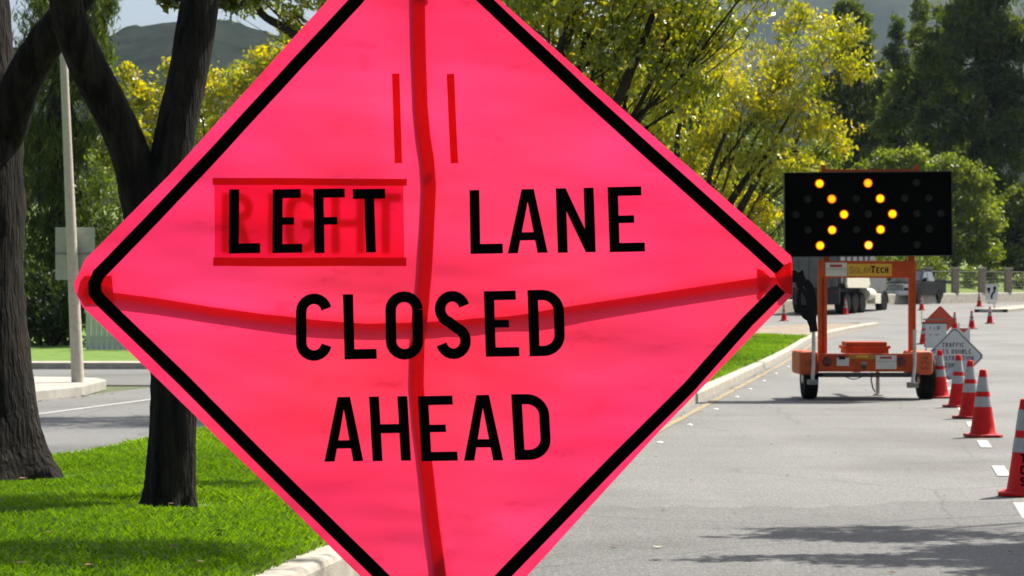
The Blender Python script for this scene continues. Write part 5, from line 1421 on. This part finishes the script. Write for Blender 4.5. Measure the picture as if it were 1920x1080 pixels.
# ------------------------------------------------------------------ grass blades on the near median
def grass(name, Y0, Y1, dens, hgt, wid, seed, label):
    rg = np.random.default_rng(seed)
    n = int(dens * (Y1 - Y0) * 4.0)
    Y = Y0 + (Y1 - Y0) * rg.random(n)
    u = rg.random(n)
    off = -6.83 + (MR - 0.17 + 6.83) * u
    X = 0.18 * Y + np.where(Y > 65, 0.005 * (Y - 65) ** 2, 0) + off
    z0 = np.where(Y > 45.6, (0.017 * (Y - 45.6)) ** 2, 0) + 0.143 + 0.05 * (1 - (2 * ((off + 6.8) / (MR - 0.2 + 6.8)) - 1) ** 2)
    patch = 0.5 + 0.5 * np.sin(X * 2.1 + 1.3 * np.sin(Y * 1.7)) * np.sin(Y * 1.1 + np.sin(X * 2.9))
    h = hgt * (0.55 + 0.9 * rg.random(n)) * (0.75 + 0.4 * patch)
    th = rg.random(n) * 2 * np.pi
    w = wid * (0.7 + 0.6 * rg.random(n))
    big = 0.5 + 0.5 * np.sin(X * 0.9 + 2.0 * np.sin(Y * 0.6) + .5)
    T_ = np.clip(0.28 * patch + 0.26 * big + 0.52 * rg.random(n) ** 1.3, 0, 1)
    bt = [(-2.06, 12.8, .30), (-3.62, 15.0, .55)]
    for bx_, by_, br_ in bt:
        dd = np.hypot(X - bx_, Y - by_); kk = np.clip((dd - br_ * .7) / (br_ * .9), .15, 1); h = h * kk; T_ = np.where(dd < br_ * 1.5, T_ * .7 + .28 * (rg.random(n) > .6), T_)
    lean = h * (0.25 + 0.8 * rg.random(n)); ph = rg.random(n) * 2 * np.pi
    dx, dy = np.cos(th) * w / 2, np.sin(th) * w / 2
    V = np.empty((n, 4, 3), np.float32)
    V[:, 0] = np.stack([X - dx, Y - dy, z0], 1); V[:, 1] = np.stack([X + dx, Y + dy, z0], 1)
    V[:, 2] = np.stack([X + dx * .7 + np.cos(ph) * lean * .35, Y + dy * .7 + np.sin(ph) * lean * .35, z0 + h * .65], 1)
    V[:, 3] = np.stack([X + np.cos(ph) * lean, Y + np.sin(ph) * lean, z0 + h], 1)
    me = bpy.data.meshes.new(name)
    me.vertices.add(n * 4); me.loops.add(n * 4); me.polygons.add(n)
    me.vertices.foreach_set('co', V.reshape(-1)); me.loops.foreach_set('vertex_index', np.arange(n * 4, dtype=np.int32))
    me.polygons.foreach_set('loop_start', np.arange(0, n * 4, 4, dtype=np.int32))
    a = me.attributes.new('tone', 'FLOAT', 'FACE'); a.data.foreach_set('value', T_.astype(np.float32))
    me.update(calc_edges=True); me.materials.append(M['grass'])
    o = bpy.data.objects.new(name, me); COL.objects.link(o); o['kind'] = 'stuff'
    return tag(o, label, 'grass')
grass('grass', 8.5, 17.5, 7600, .052, .0055, 1, 'bright green mown grass under the near trees')
grass('grass', 17.5, 40, 2200, .055, .010, 2, 'green grass of the median farther back')
grass('grass', 40, 69.3, 900, .07, .020, 3, 'green grass of the median near its far end')

# ------------------------------------------------------------------ small litter on the ground
def leaf_litter(name, spots, label, m, seed, sz):
    rnd = random.Random(seed); mb = MB()
    for (x, y, z) in spots:
        a = rnd.random() * 6.3; s_ = sz * (.6 + .8 * rnd.random()); c_, n_ = math.cos(a), math.sin(a)
        h_ = s_ * .25 * rnd.random()
        mb.add([(x - c_ * s_, y - n_ * s_, z + .003), (x + n_ * s_ * .45, y - c_ * s_ * .45, z + .006 + h_), (x + c_ * s_, y + n_ * s_, z + .004 + h_ * .4), (x - n_ * s_ * .45, y + c_ * s_ * .45, z + .003)], [(0, 1, 2, 3)])
    o = mb.build(name, m, kind='stuff', fix=False)
    return tag(o, label, 'leaves')
rnd = random.Random(9)
spots = []
for i in range(130):
    Y = rnd.uniform(10, 45); spots.append((XB(Y) + MR + abs(rnd.gauss(.03, .16)) + .02, Y, .012))
for i in range(70):
    Y = rnd.uniform(10.5, 40); spots.append((XB(Y) + rnd.uniform(MR, 3), Y, .012))
leaf_litter('leaf_litter', spots, 'scattered small dry leaves along the kerb and on the road', 'leaf_dry', 3, .022)
spots = []
for i in range(60):
    Y = rnd.uniform(9.5, 18); o_ = rnd.uniform(-6.6, -3.1); spots.append((XB(Y) + o_, Y, .23))
leaf_litter('leaf_litter', spots, 'scattered dry leaves lying in the near grass', 'leaf_dry', 4, .03)
spots = []
for i in range(40):
    Y = rnd.uniform(28, 33); spots.append((XB(Y) + LK + .1 + abs(rnd.gauss(0, .12)), Y, .012))
leaf_litter('leaf_litter', spots, 'dry leaves gathered against the left sidewalk kerb', 'leaf_dry', 5, .04)
for (px, py, lab, m) in ((1152, 1029, 'dark curled leaf on the road, right of the pink sign bottom', 'leaf_dry'), (1234, 1031, 'pale dry leaf on the road left of the tree shadow', 'leaf_pale'),
                         (1897, 1041, 'dark leaf lying in the tree shadow at lower right', 'leaf_dry'), (1345, 781, 'small dark leaf on the road left of the trailer', 'leaf_dry'), (1418, 842, 'small leaf on the bare road below the trailer', 'leaf_dry')):
    g = G(px, py); mb = MB(); n = 8; L_ = .032
    vs = []
    for i in range(n + 1):
        u = i / n; wv = math.sin(u * math.pi) ** .8 * L_ * .42
        zc_ = .008 + .012 * (2 * u - 1) ** 2
        vs += [((u - .5) * 2 * L_, -wv, zc_ + wv * .5), ((u - .5) * 2 * L_, wv, zc_ + wv * .35)]
    mb.add(vs, [(2 * i, 2 * i + 2, 2 * i + 3, 2 * i + 1) for i in range(n)])
    o = mb.build('fallen_leaf', m); o.location = (g.x, g.y, .006); o.rotation_euler = (0, 0, px * .7)
    tag(o, lab, 'leaf', 'single leaves on the road')
mk = None
for i, Y in enumerate((21.5, 24.6, 28.2, 31.9, 34.8, 38.4, 42.4, 47.0)):
    x = XB(Y) + MR + .42
    if mk is None:
        mk = MB().lathe([(.036, 0), (.036, .005), (.026, .012), (.012, .015), (.001, .0155)], 16).build('pavement_marker', 'marker', smooth=True); o = mk
    else:
        o = mk.copy(); COL.objects.link(o)
    o.location = (x, Y, zr(Y) + .005)
    tag(o, ('nearest', 'second nearest', 'third nearest', 'fourth nearest', 'fifth nearest', 'third farthest', 'second farthest', 'farthest')[i] + ' small white pavement marker beside the yellow kerb line', 'pavement marker', 'white pavement markers along the yellow line')

# ------------------------------------------------------------------ haze
m, nt, out = new_mat('haze')
pv = nt.nodes.new('ShaderNodeVolumePrincipled')
pv.inputs['Color'].default_value = (0.62, 0.79, 1.0, 1)
pv.inputs['Density'].default_value = 0.00006
pv.inputs['Anisotropy'].default_value = 0.25
nt.links.new(pv.outputs[0], out.inputs['Volume'])
mb = MB(); mb.box(-3600, 3600, -90, 3700, -3.5, 640)
hz = mb.build('haze', m, kind='stuff')
hz['label'] = 'thin bluish haze between the trees and the hills'; hz['category'] = 'haze'
